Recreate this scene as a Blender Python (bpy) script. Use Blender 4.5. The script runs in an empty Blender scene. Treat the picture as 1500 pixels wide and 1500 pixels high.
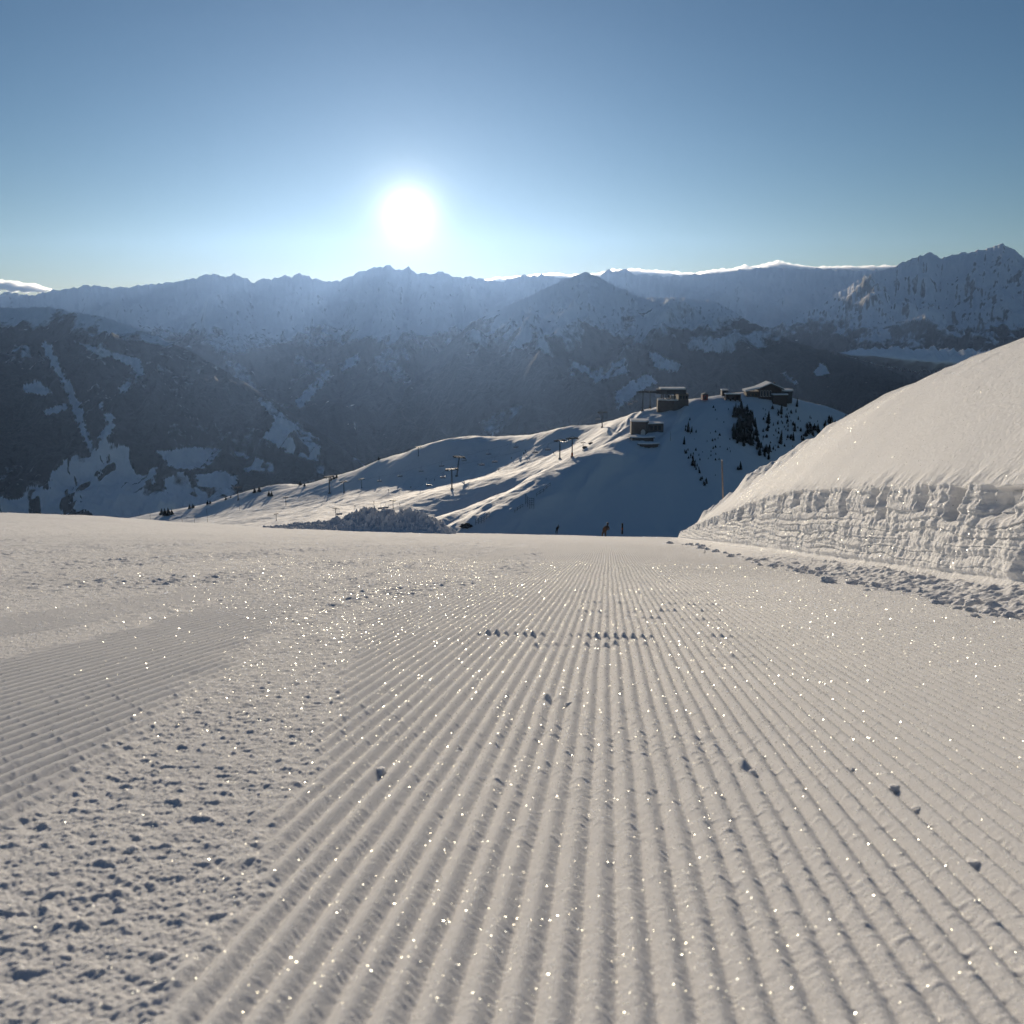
import bpy, bmesh, math, random
import numpy as np
from mathutils import Vector, Matrix

C = bpy.context.scene
COL = C.collection

# ------------------------------------------------------------------ camera
F = 1441.0                      # focal length in pixels of a 1500 px square picture
PITCH = math.radians(11.8)
SP, CP = math.sin(PITCH), math.cos(PITCH)
cam_data = bpy.data.cameras.new("camera")
cam = bpy.data.objects.new("camera", cam_data); COL.objects.link(cam)
cam.location = (0, 0, 0)
cam.rotation_euler = (math.pi / 2 - PITCH, 0, 0)
cam_data.sensor_fit = 'HORIZONTAL'
cam_data.sensor_width = 36.0
cam_data.lens = 36.0 * F / 1500.0
cam_data.clip_start = 0.02
cam_data.clip_end = 90000.0
cam_data.dof.use_dof = True
cam_data.dof.focus_distance = 14.0
cam_data.dof.aperture_fstop = 8.5
C.camera = cam


def ray(px, py):
    dx = (px - 750.0) / F; dz = (750.0 - py) / F
    d = np.array([dx, CP + dz * SP, -SP + dz * CP])
    return d / d[1]


def at(px, py, D):
    return ray(px, py) * D


def project(x, y, z):
    dep = y * CP - z * SP
    up = y * SP + z * CP
    return 750 + F * x / dep, 750 - F * up / dep


# ------------------------------------------------------------------ sun, sky, exposure
sd = Vector(ray(598, 312)).normalized()
SUN_EL = math.asin(sd.z)
SUN_AZ = math.atan2(sd.x, sd.y)              # from +Y towards +X
sun_l = bpy.data.lights.new("sun", 'SUN')
sun_l.energy = 4.3
sun_l.angle = math.radians(0.5)
sun_l.color = (1.0, 0.845, 0.645)
sun = bpy.data.objects.new("sun", sun_l); COL.objects.link(sun)
sun.rotation_euler = sd.to_track_quat('Z', 'Y').to_euler()
sun.location = (0, 0, 50)

W = bpy.data.worlds.new("World"); C.world = W; W.use_nodes = True
nt = W.node_tree; nt.nodes.clear()
wo = nt.nodes.new("ShaderNodeOutputWorld")
bg = nt.nodes.new("ShaderNodeBackground"); bg.inputs[1].default_value = 0.057
sky = nt.nodes.new("ShaderNodeTexSky"); sky.sky_type = 'NISHITA'; sky.sun_disc = False
sky.sun_elevation = SUN_EL; sky.sun_rotation = SUN_AZ
sky.altitude = 2200; sky.air_density = 1.0; sky.dust_density = 0.14; sky.ozone_density = 2.6
nt.links.new(sky.outputs[0], bg.inputs[0])
# circumsolar glare of the real sun: depends on the angle to the sun only
tc = nt.nodes.new("ShaderNodeTexCoord")
dot = nt.nodes.new("ShaderNodeVectorMath"); dot.operation = 'DOT_PRODUCT'
dot.inputs[1].default_value = sd
nrm = nt.nodes.new("ShaderNodeVectorMath"); nrm.operation = 'NORMALIZE'
nt.links.new(tc.outputs['Generated'], nrm.inputs[0]); nt.links.new(nrm.outputs[0], dot.inputs[0])
acos = nt.nodes.new("ShaderNodeMath"); acos.operation = 'ARCCOSINE'
nt.links.new(dot.outputs['Value'], acos.inputs[0])


def aureole(amp, width, col, prev):
    m = nt.nodes.new("ShaderNodeMath"); m.operation = 'DIVIDE'; m.inputs[1].default_value = math.radians(width)
    nt.links.new(acos.outputs[0], m.inputs[0])
    p = nt.nodes.new("ShaderNodeMath"); p.operation = 'POWER'; p.inputs[1].default_value = 1.0
    nt.links.new(m.outputs[0], p.inputs[0])
    n = nt.nodes.new("ShaderNodeMath"); n.operation = 'MULTIPLY'; n.inputs[1].default_value = -1
    nt.links.new(p.outputs[0], n.inputs[0])
    e = nt.nodes.new("ShaderNodeMath"); e.operation = 'EXPONENT'
    nt.links.new(n.outputs[0], e.inputs[0])
    s = nt.nodes.new("ShaderNodeMath"); s.operation = 'MULTIPLY'; s.inputs[1].default_value = amp
    nt.links.new(e.outputs[0], s.inputs[0])
    b = nt.nodes.new("ShaderNodeBackground"); b.inputs[0].default_value = (*col, 1)
    nt.links.new(s.outputs[0], b.inputs[1])
    a = nt.nodes.new("ShaderNodeAddShader")
    nt.links.new(prev, a.inputs[0]); nt.links.new(b.outputs[0], a.inputs[1])
    return a.outputs[0]


out = bg.outputs[0]
out = aureole(2.2, 0.75, (1.0, 0.98, 0.93), out)
out = aureole(0.16, 4.0, (0.85, 0.95, 1.0), out)
nt.links.new(out, wo.inputs[0])

C.view_settings.view_transform = 'Standard'
C.view_settings.look = 'None'
C.view_settings.exposure = 0.33
C.view_settings.gamma = 1.0
C.cycles.max_bounces = 6
C.cycles.volume_bounces = 0
C.cycles.use_denoising = True

# ------------------------------------------------------------------ noise helpers
def _h(ix, iy, seed):
    h = (ix.astype(np.int64) * 374761393 + iy.astype(np.int64) * 668265263 + seed * 1274126177) & 0xFFFFFFFF
    h = ((h ^ (h >> 13)) * 1274126177) & 0xFFFFFFFF
    return (h ^ (h >> 16)) & 0xFFFFFFFF


def perlin(x, y, seed=0):
    x = np.asarray(x, dtype=np.float64); y = np.asarray(y, dtype=np.float64)
    x0 = np.floor(x); y0 = np.floor(y); fx = x - x0; fy = y - y0
    x0 = x0.astype(np.int64); y0 = y0.astype(np.int64)
    u = fx * fx * fx * (fx * (fx * 6 - 15) + 10); v = fy * fy * fy * (fy * (fy * 6 - 15) + 10)

    def g(ix, iy, dx, dy):
        a = _h(ix, iy, seed).astype(np.float32) * np.float32(2 * math.pi / 4294967296.0)
        return np.cos(a) * dx + np.sin(a) * dy
    a = g(x0, y0, fx, fy); b = g(x0 + 1, y0, fx - 1, fy)
    c = g(x0, y0 + 1, fx, fy - 1); d = g(x0 + 1, y0 + 1, fx - 1, fy - 1)
    return ((a + (b - a) * u) + ((c + (d - c) * u) - (a + (b - a) * u)) * v) * 1.5


def fbm(x, y, octaves=4, seed=0, gain=0.5, lac=2.03):
    s = 0.0; a = 1.0
    for i in range(octaves):
        s = s + a * perlin(x, y, seed + i * 17)
        x = x * lac + 13.7; y = y * lac + 7.1; a *= gain
    return s


def ridged(x, y, octaves=4, seed=0, gain=0.5):
    s = 0.0; a = 1.0; w = 1.0
    for i in range(octaves):
        n = 1 - np.abs(perlin(x, y, seed + i * 31)); n = n * n
        s = s + a * n * w; w = np.clip(n * 1.4, 0, 1)
        x = x * 2.07 + 3.1; y = y * 2.07 + 9.2; a *= gain
    return s


def sstep(a, b, x):
    t = np.clip((x - a) / (b - a), 0, 1)
    return t * t * (3 - 2 * t)


def in_poly(px, py, poly):
    r = np.zeros(px.shape, bool); n = len(poly); j = n - 1
    for i in range(n):
        xi, yi = poly[i]; xj, yj = poly[j]
        c = ((yi > py) != (yj > py)) & (px < (xj - xi) * (py - yi) / (yj - yi + 1e-9) + xi)
        r ^= c; j = i
    return r


# ------------------------------------------------------------------ object helpers
def tag(o, label=None, cat=None, group=None, kind=None):
    if label: o['label'] = label
    if cat: o['category'] = cat
    if group: o['group'] = group
    if kind: o['kind'] = kind
    return o


def grid_obj(name, P, mat, attrs=None, kind='structure', parent=None):
    R, K = P.shape[:2]
    me = bpy.data.meshes.new(name)
    me.vertices.add(R * K)
    me.vertices.foreach_set("co", np.ascontiguousarray(P, dtype=np.float32).ravel())
    i = np.arange(R * K, dtype=np.int32).reshape(R, K)
    q = np.stack([i[:-1, :-1], i[:-1, 1:], i[1:, 1:], i[1:, :-1]], -1).reshape(-1, 4)
    me.loops.add(q.size); me.polygons.add(len(q))
    me.loops.foreach_set("vertex_index", q.ravel())
    me.polygons.foreach_set("loop_start", np.arange(0, q.size, 4, dtype=np.int32))
    me.polygons.foreach_set("use_smooth", np.ones(len(q), dtype=bool))
    me.update(calc_edges=True)
    if attrs:
        for k, v in attrs.items():
            a = me.attributes.new(k, 'FLOAT', 'POINT')
            a.data.foreach_set("value", np.ascontiguousarray(v, dtype=np.float32).ravel())
    me.materials.append(mat)
    o = bpy.data.objects.new(name, me); COL.objects.link(o)
    if kind: o['kind'] = kind
    if parent: o.parent = parent
    return o


class NT:
    """small helper for material node trees"""
    def __init__(s, name):
        s.m = bpy.data.materials.new(name); s.m.use_nodes = True
        s.t = s.m.node_tree; s.n = s.t.nodes
        s.b = s.n["Principled BSDF"]; s.out = s.n["Material Output"]
    def node(s, typ, **kw):
        n = s.n.new(typ)
        for k, v in kw.items(): setattr(n, k, v)
        return n
    def link(s, a, b): s.t.links.new(a, b)
    def math(s, op, a, b=None, clamp=False):
        n = s.n.new("ShaderNodeMath"); n.operation = op; n.use_clamp = clamp
        for k, v in enumerate((a, b)):
            if v is None: continue
            if isinstance(v, (int, float)): n.inputs[k].default_value = v
            else: s.link(v, n.inputs[k])
        return n.outputs[0]
    def attr(s, name):
        n = s.n.new("ShaderNodeAttribute"); n.attribute_name = name; return n.outputs['Fac']
    def noise(s, scale, detail=3, vec=None, rough=0.55):
        n = s.n.new("ShaderNodeTexNoise"); n.inputs['Scale'].default_value = scale
        n.inputs['Detail'].default_value = detail; n.inputs['Roughness'].default_value = rough
        if vec is None:
            g = s.n.new("ShaderNodeNewGeometry"); vec = g.outputs['Position']
        s.link(vec, n.inputs['Vector']); return n.outputs['Fac']
    def mix(s, f, a, b):
        n = s.n.new("ShaderNodeMix"); n.data_type = 'RGBA'
        s.link(f, n.inputs[0]) if not isinstance(f, (int, float)) else setattr(n.inputs[0], 'default_value', f)
        for k, v in ((6, a), (7, b)):
            if isinstance(v, tuple): n.inputs[k].default_value = (*v, 1)
            else: s.link(v, n.inputs[k])
        return n.outputs[2]
    def bump(s, h, dist, strength=1.0, normal=None):
        n = s.n.new("ShaderNodeBump"); n.inputs['Distance'].default_value = dist
        n.inputs['Strength'].default_value = strength
        s.link(h, n.inputs['Height'])
        if normal is not None: s.link(normal, n.inputs['Normal'])
        return n.outputs[0]


def simple(name, col, rough=0.7, metal=0.0, var=0.25, scale=1.5):
    m = NT(name)
    f = m.noise(scale, 4)
    c2 = tuple(c * (1 - var) for c in col); c1 = tuple(min(1, c * (1 + var)) for c in col)
    m.link(m.mix(f, c2, c1), m.b.inputs['Base Color'])
    m.b.inputs['Roughness'].default_value = rough; m.b.inputs['Metallic'].default_value = metal
    return m.m


SNOW = (0.86, 0.86, 0.87)


def snow_mat(name, grain_scale, grain_dist, big_scale=None, big_dist=0, cord=False, spec=0.1, rough=0.9, sss=0.0):
    m = NT(name)
    f = m.noise(3.0, 3)
    m.link(m.mix(f, (0.82, 0.82, 0.835), (0.89, 0.89, 0.895)), m.b.inputs['Base Color'])
    m.b.inputs['Roughness'].default_value = rough
    m.b.inputs['Specular IOR Level'].default_value = spec
    if sss:
        m.b.subsurface_method = 'RANDOM_WALK'; m.b.inputs['Subsurface Weight'].default_value = .85; m.b.inputs['Subsurface Radius'].default_value = (1.0, 1.0, 1.05); m.b.inputs['Subsurface Scale'].default_value = sss
    n = None
    if big_scale: n = m.bump(m.noise(big_scale, 4), big_dist, 1.0)
    if cord:
        u = m.attr('cord_u'); k = m.attr('cord_far')
        w = m.math('SINE', m.math('MULTIPLY', u, 2 * math.pi / PITCH_C))
        n = m.bump(m.math('MULTIPLY', w, k), 0.006, 1.0, n)
    n = m.bump(m.noise(grain_scale, 3, rough=0.7), grain_dist, 1.0, n)
    m.link(n, m.b.inputs['Normal'])
    return m.m


# ------------------------------------------------------------------ the groomed piste
PITCH_C = 0.0457                 # spacing of the corduroy
HC = 0.55
TH = PITCH + math.atan(25 / F)
TT = math.tan(TH)
Z0 = -HC / math.cos(TH)
KH = 0.0996                      # heading of the piste
CROSS = -0.022
YC = 74.0                        # where the piste rolls over


def plane_z(x, y):
    u = x - KH * y
    return Z0 - TT * y + CROSS * u


def plane_hit(px, py):
    d = ray(px, py)
    # d*D : z = Z0 - TT*D + CROSS*(dx - KH)*D
    D = Z0 / (d[2] + TT - CROSS * (d[0] - KH))
    return d[0] * D, D


def roll(y):
    d = np.maximum(0, y - YC)
    return -0.004 * d * d


def piste_base(x, y):
    x = np.asarray(x, float); y = np.asarray(y, float)
    z = plane_z(x, y) + np.where(y < YC + 20, roll(y), roll(YC + 20) - 0.09 * (y - YC - 20))
    z = z + 0.03 * fbm(x / 5, y / 9, 2, 5) * sstep(3, 12, y)
    # bank along the left border of the piste
    z = z + 0.75 * np.exp(-((x + 38 - 0.05 * (y - 60)) / 14.0) ** 2) * sstep(30, 66, y) * (1 + 0.15 * fbm(x / 6, y / 6, 3, 9))
    return z


def seam(y):
    return np.interp(y, [0.8, 1.1, 2.3, 4, 5.9, 8, 11, 16, 30, 80], [-0.42, -0.5, -0.70, -1.08, -1.45, -1.3, -1.0, -1.1, -2.2, -4.5])


def cord_mask(u, y):
    w = 0.06 + 0.02 * y
    j = 0.10 * perlin(u * 3, y * 2.2, 41) + 0.04 * perlin(u * 20, y * 14, 42)
    uu = u + j * (0.5 + 0.1 * y)
    s = seam(y)
    main = sstep(s - w * 0.4, s + w * 0.4, uu) * (1 - sstep(2.55, 2.85, uu))
    s2 = np.interp(y, [1, 1.8, 3, 5.1, 9, 20], [-1.02, -1.08, -1.3, -1.75, -2.3, -3])
    e2 = np.interp(y, [1, 2, 3.5, 5, 9, 20], [-2.05, -2.1, -2.25, -2.4, -2.9, -4])
    m2 = sstep(e2 - .1, e2 + .1, uu) * (1 - sstep(s2 - .12, s2 + .08, uu)) * sstep(8.5, 5.2, y)
    m3 = sstep(-3.4, -3.2, uu) * (1 - sstep(-2.75, -2.6, uu)) * sstep(3.5, 4.5, y) * 0.7
    m4 = sstep(-2.6, -2.3, uu) * (1 - sstep(-1.75, -1.5, uu)) * sstep(8, 10, y) * sstep(30, 20, y)
    m5 = np.maximum.reduce([sstep(a, a + .3, uu) * (1 - sstep(b - .3, b, uu)) for a, b in ((-5.6, -4.3), (-8.6, -6.6), (-12.5, -9.6), (-17, -13.6))]) * 0.6
    return np.clip(np.maximum.reduce([main, m2, m3, m4, m5]), 0, 1), main


CHATTER = [(700, 950, 930, 1.0), (880, 1050, 906, .9), (760, 960, 945, .8), (850, 1040, 884, .8), (820, 1000, 868, .7),
           (1040, 1105, 935, 1.0), (1035, 1100, 962, .8), (800, 850, 1030, 1.2), (900, 1010, 853, .7), (830, 930, 897, .6),
           (930, 1045, 895, .9), (780, 880, 852, .5), (1080, 1110, 1133, .9), (1010, 1035, 1085, .8), (600, 720, 870, .4)]


def piste_detail(x, y):
    u = x - KH * y
    m, main = cord_mask(u, y)
    m = m * (1 - 0.25 * np.clip(perlin(x * 1.3, y * 0.8, 77) * 1.5, 0, 1))
    bend = 0.35 * sstep(8, 30, y) * 0 + 0.010 * perlin(u * 0.6, y * 0.4, 71) + 0.002 * perlin(u * 6, y * 3, 72)
    cu = u + bend
    ph = 2 * np.pi * cu / PITCH_C
    c = 0.5 + 0.5 * np.cos(ph)
    prof = c ** 0.72
    near = sstep(16, 8, y)
    A = 0.0158
    h = A * (1.0 + .25 * (1 - main)) * prof * m * near
    # crumbs on the crests and in the troughs
    g1 = perlin(x * 85, y * 85, 51); g2 = perlin(x * 120, y * 110, 52)
    fade = sstep(14, 4, y)
    h = h + fade * (0.0005 * g1 + 0.0005 * g2) * (0.7 + 0.6 * (1 - c) * m)
    patchy = np.clip(0.55 + 0.9 * perlin(x * 0.9, y * 0.6, 54), 0.08, 1.3)
    crumb = np.clip(perlin(x * 42, y * 38, 53) - 0.30, 0, 1)
    h = h + 0.015 * crumb * patchy * (0.32 + 0.2 * (1 - m)) * sstep(20, 6, y)
    # loose un-tilled snow
    r = (1 - m)
    lump = np.clip(perlin(x * 17, y * 15, 61) - 0.10, 0, 1)
    lump2 = np.clip(perlin(x * 32, y * 30, 62) - 0.08, 0, 1)
    lump3 = np.clip(perlin(x * 7.5, y * 6.5, 63) - 0.12, 0, 1)
    zone = np.clip(0.55 + 0.8 * perlin(x * 0.5, y * 0.35, 64), 0.15, 1.4)
    h = h + r * (zone * (0.004 * np.clip(lump - .12, 0, 1) + 0.007 * np.clip(lump2 - .16, 0, 1)) + 0.0055 * np.clip(perlin(x * 58, y * 54, 67) - .08, 0, 1) * np.clip(.35 + 1.2 * perlin(x * 2.6, y * 2.2, 367), .1, 1.2) + .0016 * perlin(x * 95, y * 85, 368) + .0014 * perlin(x * 150, y * 130, 369) + 0.0030 * perlin(x * 24, y * 22, 167) + 0.004) * sstep(40, 14, y)
    h = h + (0.30 + .70 * r) * sstep(4, 8, y) * sstep(60, 30, y) * (.45 + .55 * zone) * (0.026 * np.clip(perlin(x * 9.5, y * 6.5, 68) - .02, 0, 1) + 0.016 * np.clip(perlin(x * 19, y * 11, 69), 0, 1))
    h = h + r * zone * 0.014 * lump3 * sstep(2.5, 6, y)
    # farther away: broad scuffs
    h = h + (0.3 + 0.7 * (1 - main)) * sstep(6, 16, y) * (0.016 * np.clip(perlin(x * 3.2, y * 2.2, 65), -0.2, 1) + 0.03 * np.clip(perlin(x * 1.3, y * 0.7, 66), 0, 1))
    # transverse chatter where the tiller skipped
    for (a, b, py, s) in CHATTER:
        xa, ya = plane_hit(a, py); xb, yb = plane_hit(b, py)
        yy = ya + 0.04 * np.sin(x * 9 + py)
        wx = 0.05 * (xb - xa) + 0.02
        mk = sstep(xa - wx, xa + wx, x) * (1 - sstep(xb - wx, xb + wx, x))
        L = 0.022 + 0.002 * ya
        yy = yy + 0.05 * perlin(x * 13, y * 0, int(py)) + .10 * perlin(x * 3, y * 0, int(py) + 1)
        rnd = np.clip(0.62 + 1.2 * perlin(cu / PITCH_C * .61 + py, y * 2, int(py) + 2), 0, 1.3)
        h = h + s * mk * m * rnd * (0.010 * np.exp(-((y - yy) / (1.5 * L)) ** 2) * (0.35 + c) - 0.010 * np.exp(-((y - yy + 2.2 * L) / (1.5 * L)) ** 2) * c)
    far = sstep(7, 14, y) * sstep(60, 22, y) * np.clip(m, 0, 1)
    return h, cu, far


a_in = np.linspace(-0.60, 0.62, 1300)
a_l = -0.60 - np.linspace(0.0, 1, 60)[1:][::-1] ** 1.5 * 1.2
a_r = 0.62 + np.linspace(0.0, 1, 50)[1:] ** 1.5 * 0.9
A_ = np.concatenate([a_l, a_in, a_r])
rows = np.concatenate([np.geomspace(0.55, 0.9, 60)[:-1], np.geomspace(0.9, 25, 1150)[:-1], np.geomspace(25, 110, 330)])
Y = rows[:, None] * np.ones_like(A_)[None, :]
X = (rows[:, None] + 0.25) * A_[None, :]
hd, cu, farm = piste_detail(X, Y)
Zp = piste_base(X, Y) + hd
mat_piste = snow_mat("groomed_snow", 260.0, 0.0050, cord=True, spec=.16, rough=1.0, sss=.0055)
grid_obj("piste", np.stack([X, Y, Zp], -1), mat_piste, {'cord_u': cu, 'cord_far': farm})
del hd, Zp, X, Y, cu, farm

# ------------------------------------------------------------------ snow bank on the right
def wall_u(v):
    return np.interp(v, [2, 5, 8, 20, 45, 60], [3.55, 3.5, 3.45, 3.55, 3.95, 4.4])


def build_bank():
    vs = np.concatenate([np.geomspace(2.5, 6, 60)[:-1], np.geomspace(6, 60, 1100)])
    # profile parameter: apron, wall, lip, mound, back
    t_ap = np.linspace(0, 1, 70)[:-1]; t_w = np.linspace(1, 2, 190)[:-1]; t_m = np.linspace(2, 3, 260)[:-1]; t_b = np.linspace(3, 4, 30)
    T = np.concatenate([t_ap, t_w, t_m, t_b])
    V, TT_ = np.meshgrid(vs, T, indexing='ij')
    wu = wall_u(V)
    end = sstep(54, 42, V)                                   # the bank runs out
    Hw = np.interp(V, [2, 8, 10, 14.4, 20, 25, 34, 45, 54, 60], [.92, .94, .98, 1.18, 1.36, 1.30, 1.06, .75, .5, .4])
    Hn = 0.05 * perlin(V * 0.5, V * 0 + 3.3, 80)
    Hl = .022 * perlin(V * 2.1, V * 0 + 1.3, 82) + .010 * perlin(V * 5.1, V * 0 + 1.3, 482)
    foot = 0.12 + V * 0
    ta = np.clip(TT_, 0, 1); tw = np.clip(TT_ - 1, 0, 1); tm = np.clip(TT_ - 2, 0, 1); tb = np.clip(TT_ - 3, 0, 1)
    apw = 0.95
    U = wu - apw * (1 - ta)
    H = foot * ta ** 1.6 - 0.06 * (1 - ta) ** 2
    # wall
    U = U + 0.16 * tw
    H = H + Hw * tw + Hn * tw * (1 - sstep(0, .35, tm)) + Hl * tw ** 4 * (1 - sstep(0, .05, tm))
    # mound
    top = np.interp(V, [2, 10, 18, 26, 34, 40, 46, 54, 60], [2.7, 2.75, 2.95, 3.65, 3.0, 2.4, 1.3, .35, .1])
    wid = np.interp(V, [2, 10, 18, 26, 34, 40, 46, 54, 60], [4.6, 4.6, 4.7, 6.0, 4.9, 4.0, 2.6, 2, 2])
    U = U + wid * tm
    H = H + top * (1 - (1 - tm) ** 1.85)
    U = U + 9 * tb; H = H - 3.5 * tb ** 1.4
    # lumps of the run-out end
    e2 = sstep(24, 32, V) * sstep(0.12, 0.35, tm) * (1 - tb)
    H = H + e2 * (0.45 * np.clip(fbm(U * 0.55, V * 0.25, 3, 83), -0.5, 1) + 0.10 * ridged(U * 1.3, V * 0.5, 3, 84))
    # surface detail: shallow scratches and dents
    H = H + tm * (1 - tb) * (0.020 * fbm(U * 1.3 + V * 0.3, V * 0.75 - U * .3, 5, 85) - 0.09 * np.clip(perlin(U * 1.6 + V * .5 + 4, V * .7 - U * .5, 385) - .5, 0, 1) * 2 + 0.05 * np.clip(perlin(U * 1.1 + V * .35, V * .9 - U * .2, 185) - .42, 0, 1) * 3 * perlin(U * 6, V * 4, 186) + 0.10 * fbm(U * 0.35, V * 0.15, 2, 86))
    for (px, py, w, l, dp) in BANK_DENTS:
        pass
    # wall relief: strata, spade notches, crumbs
    wz = np.clip(tw * 6, 0, 1) * np.clip((1.06 - tw) * 9, 0, 1) * (tm < 0.02)
    hh = H - 0.015 * V
    hw_ = hh + .05 * fbm(V * .5, hh * 1.5, 2, 287)
    strata = 0.030 * perlin(hw_ * 10, V * 0.16, 87) + 0.010 * perlin(hw_ * 34, V * 0.5, 88) * np.clip(.5 + perlin(V * .4, hh * 2, 288), 0, 1)
    sw = hw_ * 8.5 + .35 * perlin(V * .8, hh * 3, 490); saw = sw - np.floor(sw)
    strata = strata + .030 * (saw - .5) * 1.5 * sstep(.06, .2, tw) * (1 - sstep(.68, .85, tw)) * np.clip(.4 + 1.2 * perlin(V * .35, np.floor(sw) * 1.7, 491), 0, 1)
    rough = 0.022 * np.clip(fbm(V * 2.2, hh * 3.4, 5, 89), -1, 1) + 0.012 * perlin(V * 12, hh * 14, 189) + 0.02 * np.clip(perlin(V * 5.5 + .6 * hh, hh * 1.6, 190), -.3, 1)
    U = U + wz * (strata + rough)
    cell = V * (1.05 - 0.006 * V) * 1.5 + 0.8 * perlin(V * 0.55, V * 0 + 1, 90) + .12 * perlin(V * 3, hh * 5, 290)
    fr = cell - np.floor(cell); idx = np.floor(cell).astype(int)
    rnd = ((idx * 7919 + 13) % 101) / 101.0
    notch = sstep(0.08, 0.18, fr) * (1 - sstep(0.5, 0.85, fr)) * (rnd > 0.35) * (0.4 + 0.8 * rnd)
    nb = 0.58 + 0.18 * (((idx * 104729) % 89) / 89.0)
    nz = sstep(nb - 0.06, nb + 0.08, tw) * (1 - sstep(0.95, 1.0, tw)) * (0.8 + .6 * perlin(V * 4, hh * 6, 291)) * (1 - sstep(0, .01, tm))
    U = U + 0.25 * notch * nz
    H = H - (0.02 * notch + .015 * perlin(V * 3.3, V * 0, 292)) * sstep(.85, 1, tw) * (1 - sstep(0, .06, tm))
    # a large bite out of the wall at its near end
    bite = np.exp(-((V - 7.55) / 0.32) ** 2) * sstep(0.0, 0.15, tw) * (1 - sstep(0.7, 1.0, tw))
    U = U + 0.35 * bite
    # undercut groove along the foot
    groove = np.exp(-((tw - 0.07) / 0.035) ** 2) * (0.5 + 0.5 * perlin(V * 0.6, V * 0 + 9, 91))
    U = U + 0.06 * groove
    # apron crumbs
    az = np.clip(ta * 5, 0, 1) * (tw < 0.01)
    fz = sstep(30, 10, V)
    H = H + az * fz * 1.4 * (0.030 * np.clip(perlin(U * 9 + V * 3, V * 5, 92) - 0.05, 0, 1) + 0.02 * np.clip(perlin(U * 18, V * 14, 93), 0, 1) + 0.03 * perlin(U * 2.5 + V, V * 1.2, 94))
    Xb = U + KH * V
    Zb = plane_z(Xb, V) + roll(V) * 0.6 + H
    mat = snow_mat("bank_snow", 130.0, 0.004, 16.0, 0.025, sss=.010)
    P = np.stack([Xb, V, Zb], -1); sel = (TT_ > 1.0) & (TT_ < 3.0) & (V < 32)
    nn_ = np.cross(np.gradient(P, axis=1).reshape(-1, 3), np.gradient(P, axis=0).reshape(-1, 3)).reshape(P.shape); nn_ /= np.linalg.norm(nn_, axis=-1)[..., None] + 1e-9
    nn_ *= np.sign(nn_[..., 2:3] + 1e-6)
    global BANK_PTS
    BANK_PTS = (P[sel], nn_[sel], (V * np.abs(np.gradient(V, axis=0)))[sel])
    return grid_obj("snow_bank", P, mat, kind=None)


BANK_DENTS = []
bank = build_bank()
tag(bank, "tall cut bank of packed snow with layered wall beside the groomed piste", "snow bank")

# ------------------------------------------------------------------ the hill with the lift
HILL_PTS = [
    # ridge line, from the summit plateau down to the left
    (1245, 612, 690), (1230, 604, 690), (1180, 592, 670), (1150, 582, 650), (1100, 582, 645), (1060, 580, 640), (1030, 586, 630),
    (1000, 597, 615), (960, 604, 620), (935, 606, 630), (900, 618, 650), (880, 622, 670), (830, 624, 700), (790, 634, 720), (745, 650, 730),
    (690, 640, 770), (650, 645, 790), (612, 656, 810), (560, 672, 850), (515, 691, 880), (480, 702, 900), (440, 712, 920), (390, 713, 950),
    (345, 725, 980), (300, 739, 1010), (240, 752, 1050), (200, 770, 1080),
    # right hand face
    (1000, 640, 570), (1040, 620, 590), (1100, 640, 585), (1160, 640, 610), (1220, 650, 640), (1050, 690, 530), (1000, 720, 500), (1010, 775, 455),
    (1100, 720, 520), (1180, 720, 560), (1300, 640, 700), (1300, 720, 640), (950, 690, 510), (900, 700, 490), (950, 740, 470), (900, 780, 430), (850, 760, 432), (800, 778, 415),
    (950, 650, 552), (920, 650, 550), (1020, 600, 606), (930, 630, 585),
    # nose with the bright streaks
    (690, 778, 412), (730, 750, 436), (770, 722, 462), (810, 695, 492), (850, 672, 522), (890, 650, 552), (850, 712, 475), (800, 745, 440),
    # bowl left of the nose
    (660, 770, 520), (700, 755, 545), (740, 735, 560), (780, 712, 575), (600, 765, 545), (820, 680, 590),
    # piste in the sun
    (790, 684, 620), (740, 700, 610), (690, 716, 600), (640, 731, 595), (590, 747, 590), (540, 755, 590), (840, 655, 640),
    (830, 652, 660), (760, 672, 680), (690, 693, 690), (620, 710, 700), (540, 728, 715), (450, 745, 740), (380, 757, 760), (300, 765, 800),
    (500, 752, 640), (420, 763, 660), (350, 772, 700),
    # shaded slope between piste and ridge
    (690, 668, 735), (760, 662, 705), (620, 683, 760), (560, 700, 785), (500, 722, 810), (430, 733, 840), (370, 740, 880), (310, 752, 930),
]
hp = np.array([at(*p) for p in HILL_PTS])
# ground behind the ridge falls away into the valley
behind = []
for (px, py, D) in HILL_PTS[:27:2]:
    p = at(px, py, D); behind.append((p[0] * 1.10, p[1] + 110, p[2] - 42)); behind.append((p[0] * 1.3, p[1] + 330, p[2] - 190))
for xx in (-150, 0, 150, 300):
    behind.append((xx, 250, plane_z(xx, 250) - 14))
for xx in (-250, 330):
    behind.append((xx, 380, plane_z(xx, 380) - 8))
hp = np.vstack([hp, np.array(behind)])


def tps_fit(P, lam):
    n = len(P); S = 100.0
    xy = P[:, :2] / S
    d = np.linalg.norm(xy[:, None] - xy[None], axis=-1)
    K = np.where(d > 0, d * d * np.log(d + 1e-12), 0) + lam * np.eye(n)
    Q = np.hstack([np.ones((n, 1)), xy])
    M = np.block([[K, Q], [Q.T, np.zeros((3, 3))]])
    w = np.linalg.solve(M, np.concatenate([P[:, 2], np.zeros(3)]))
    return xy, w


_hxy, _hw = tps_fit(hp, 0.02)


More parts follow.
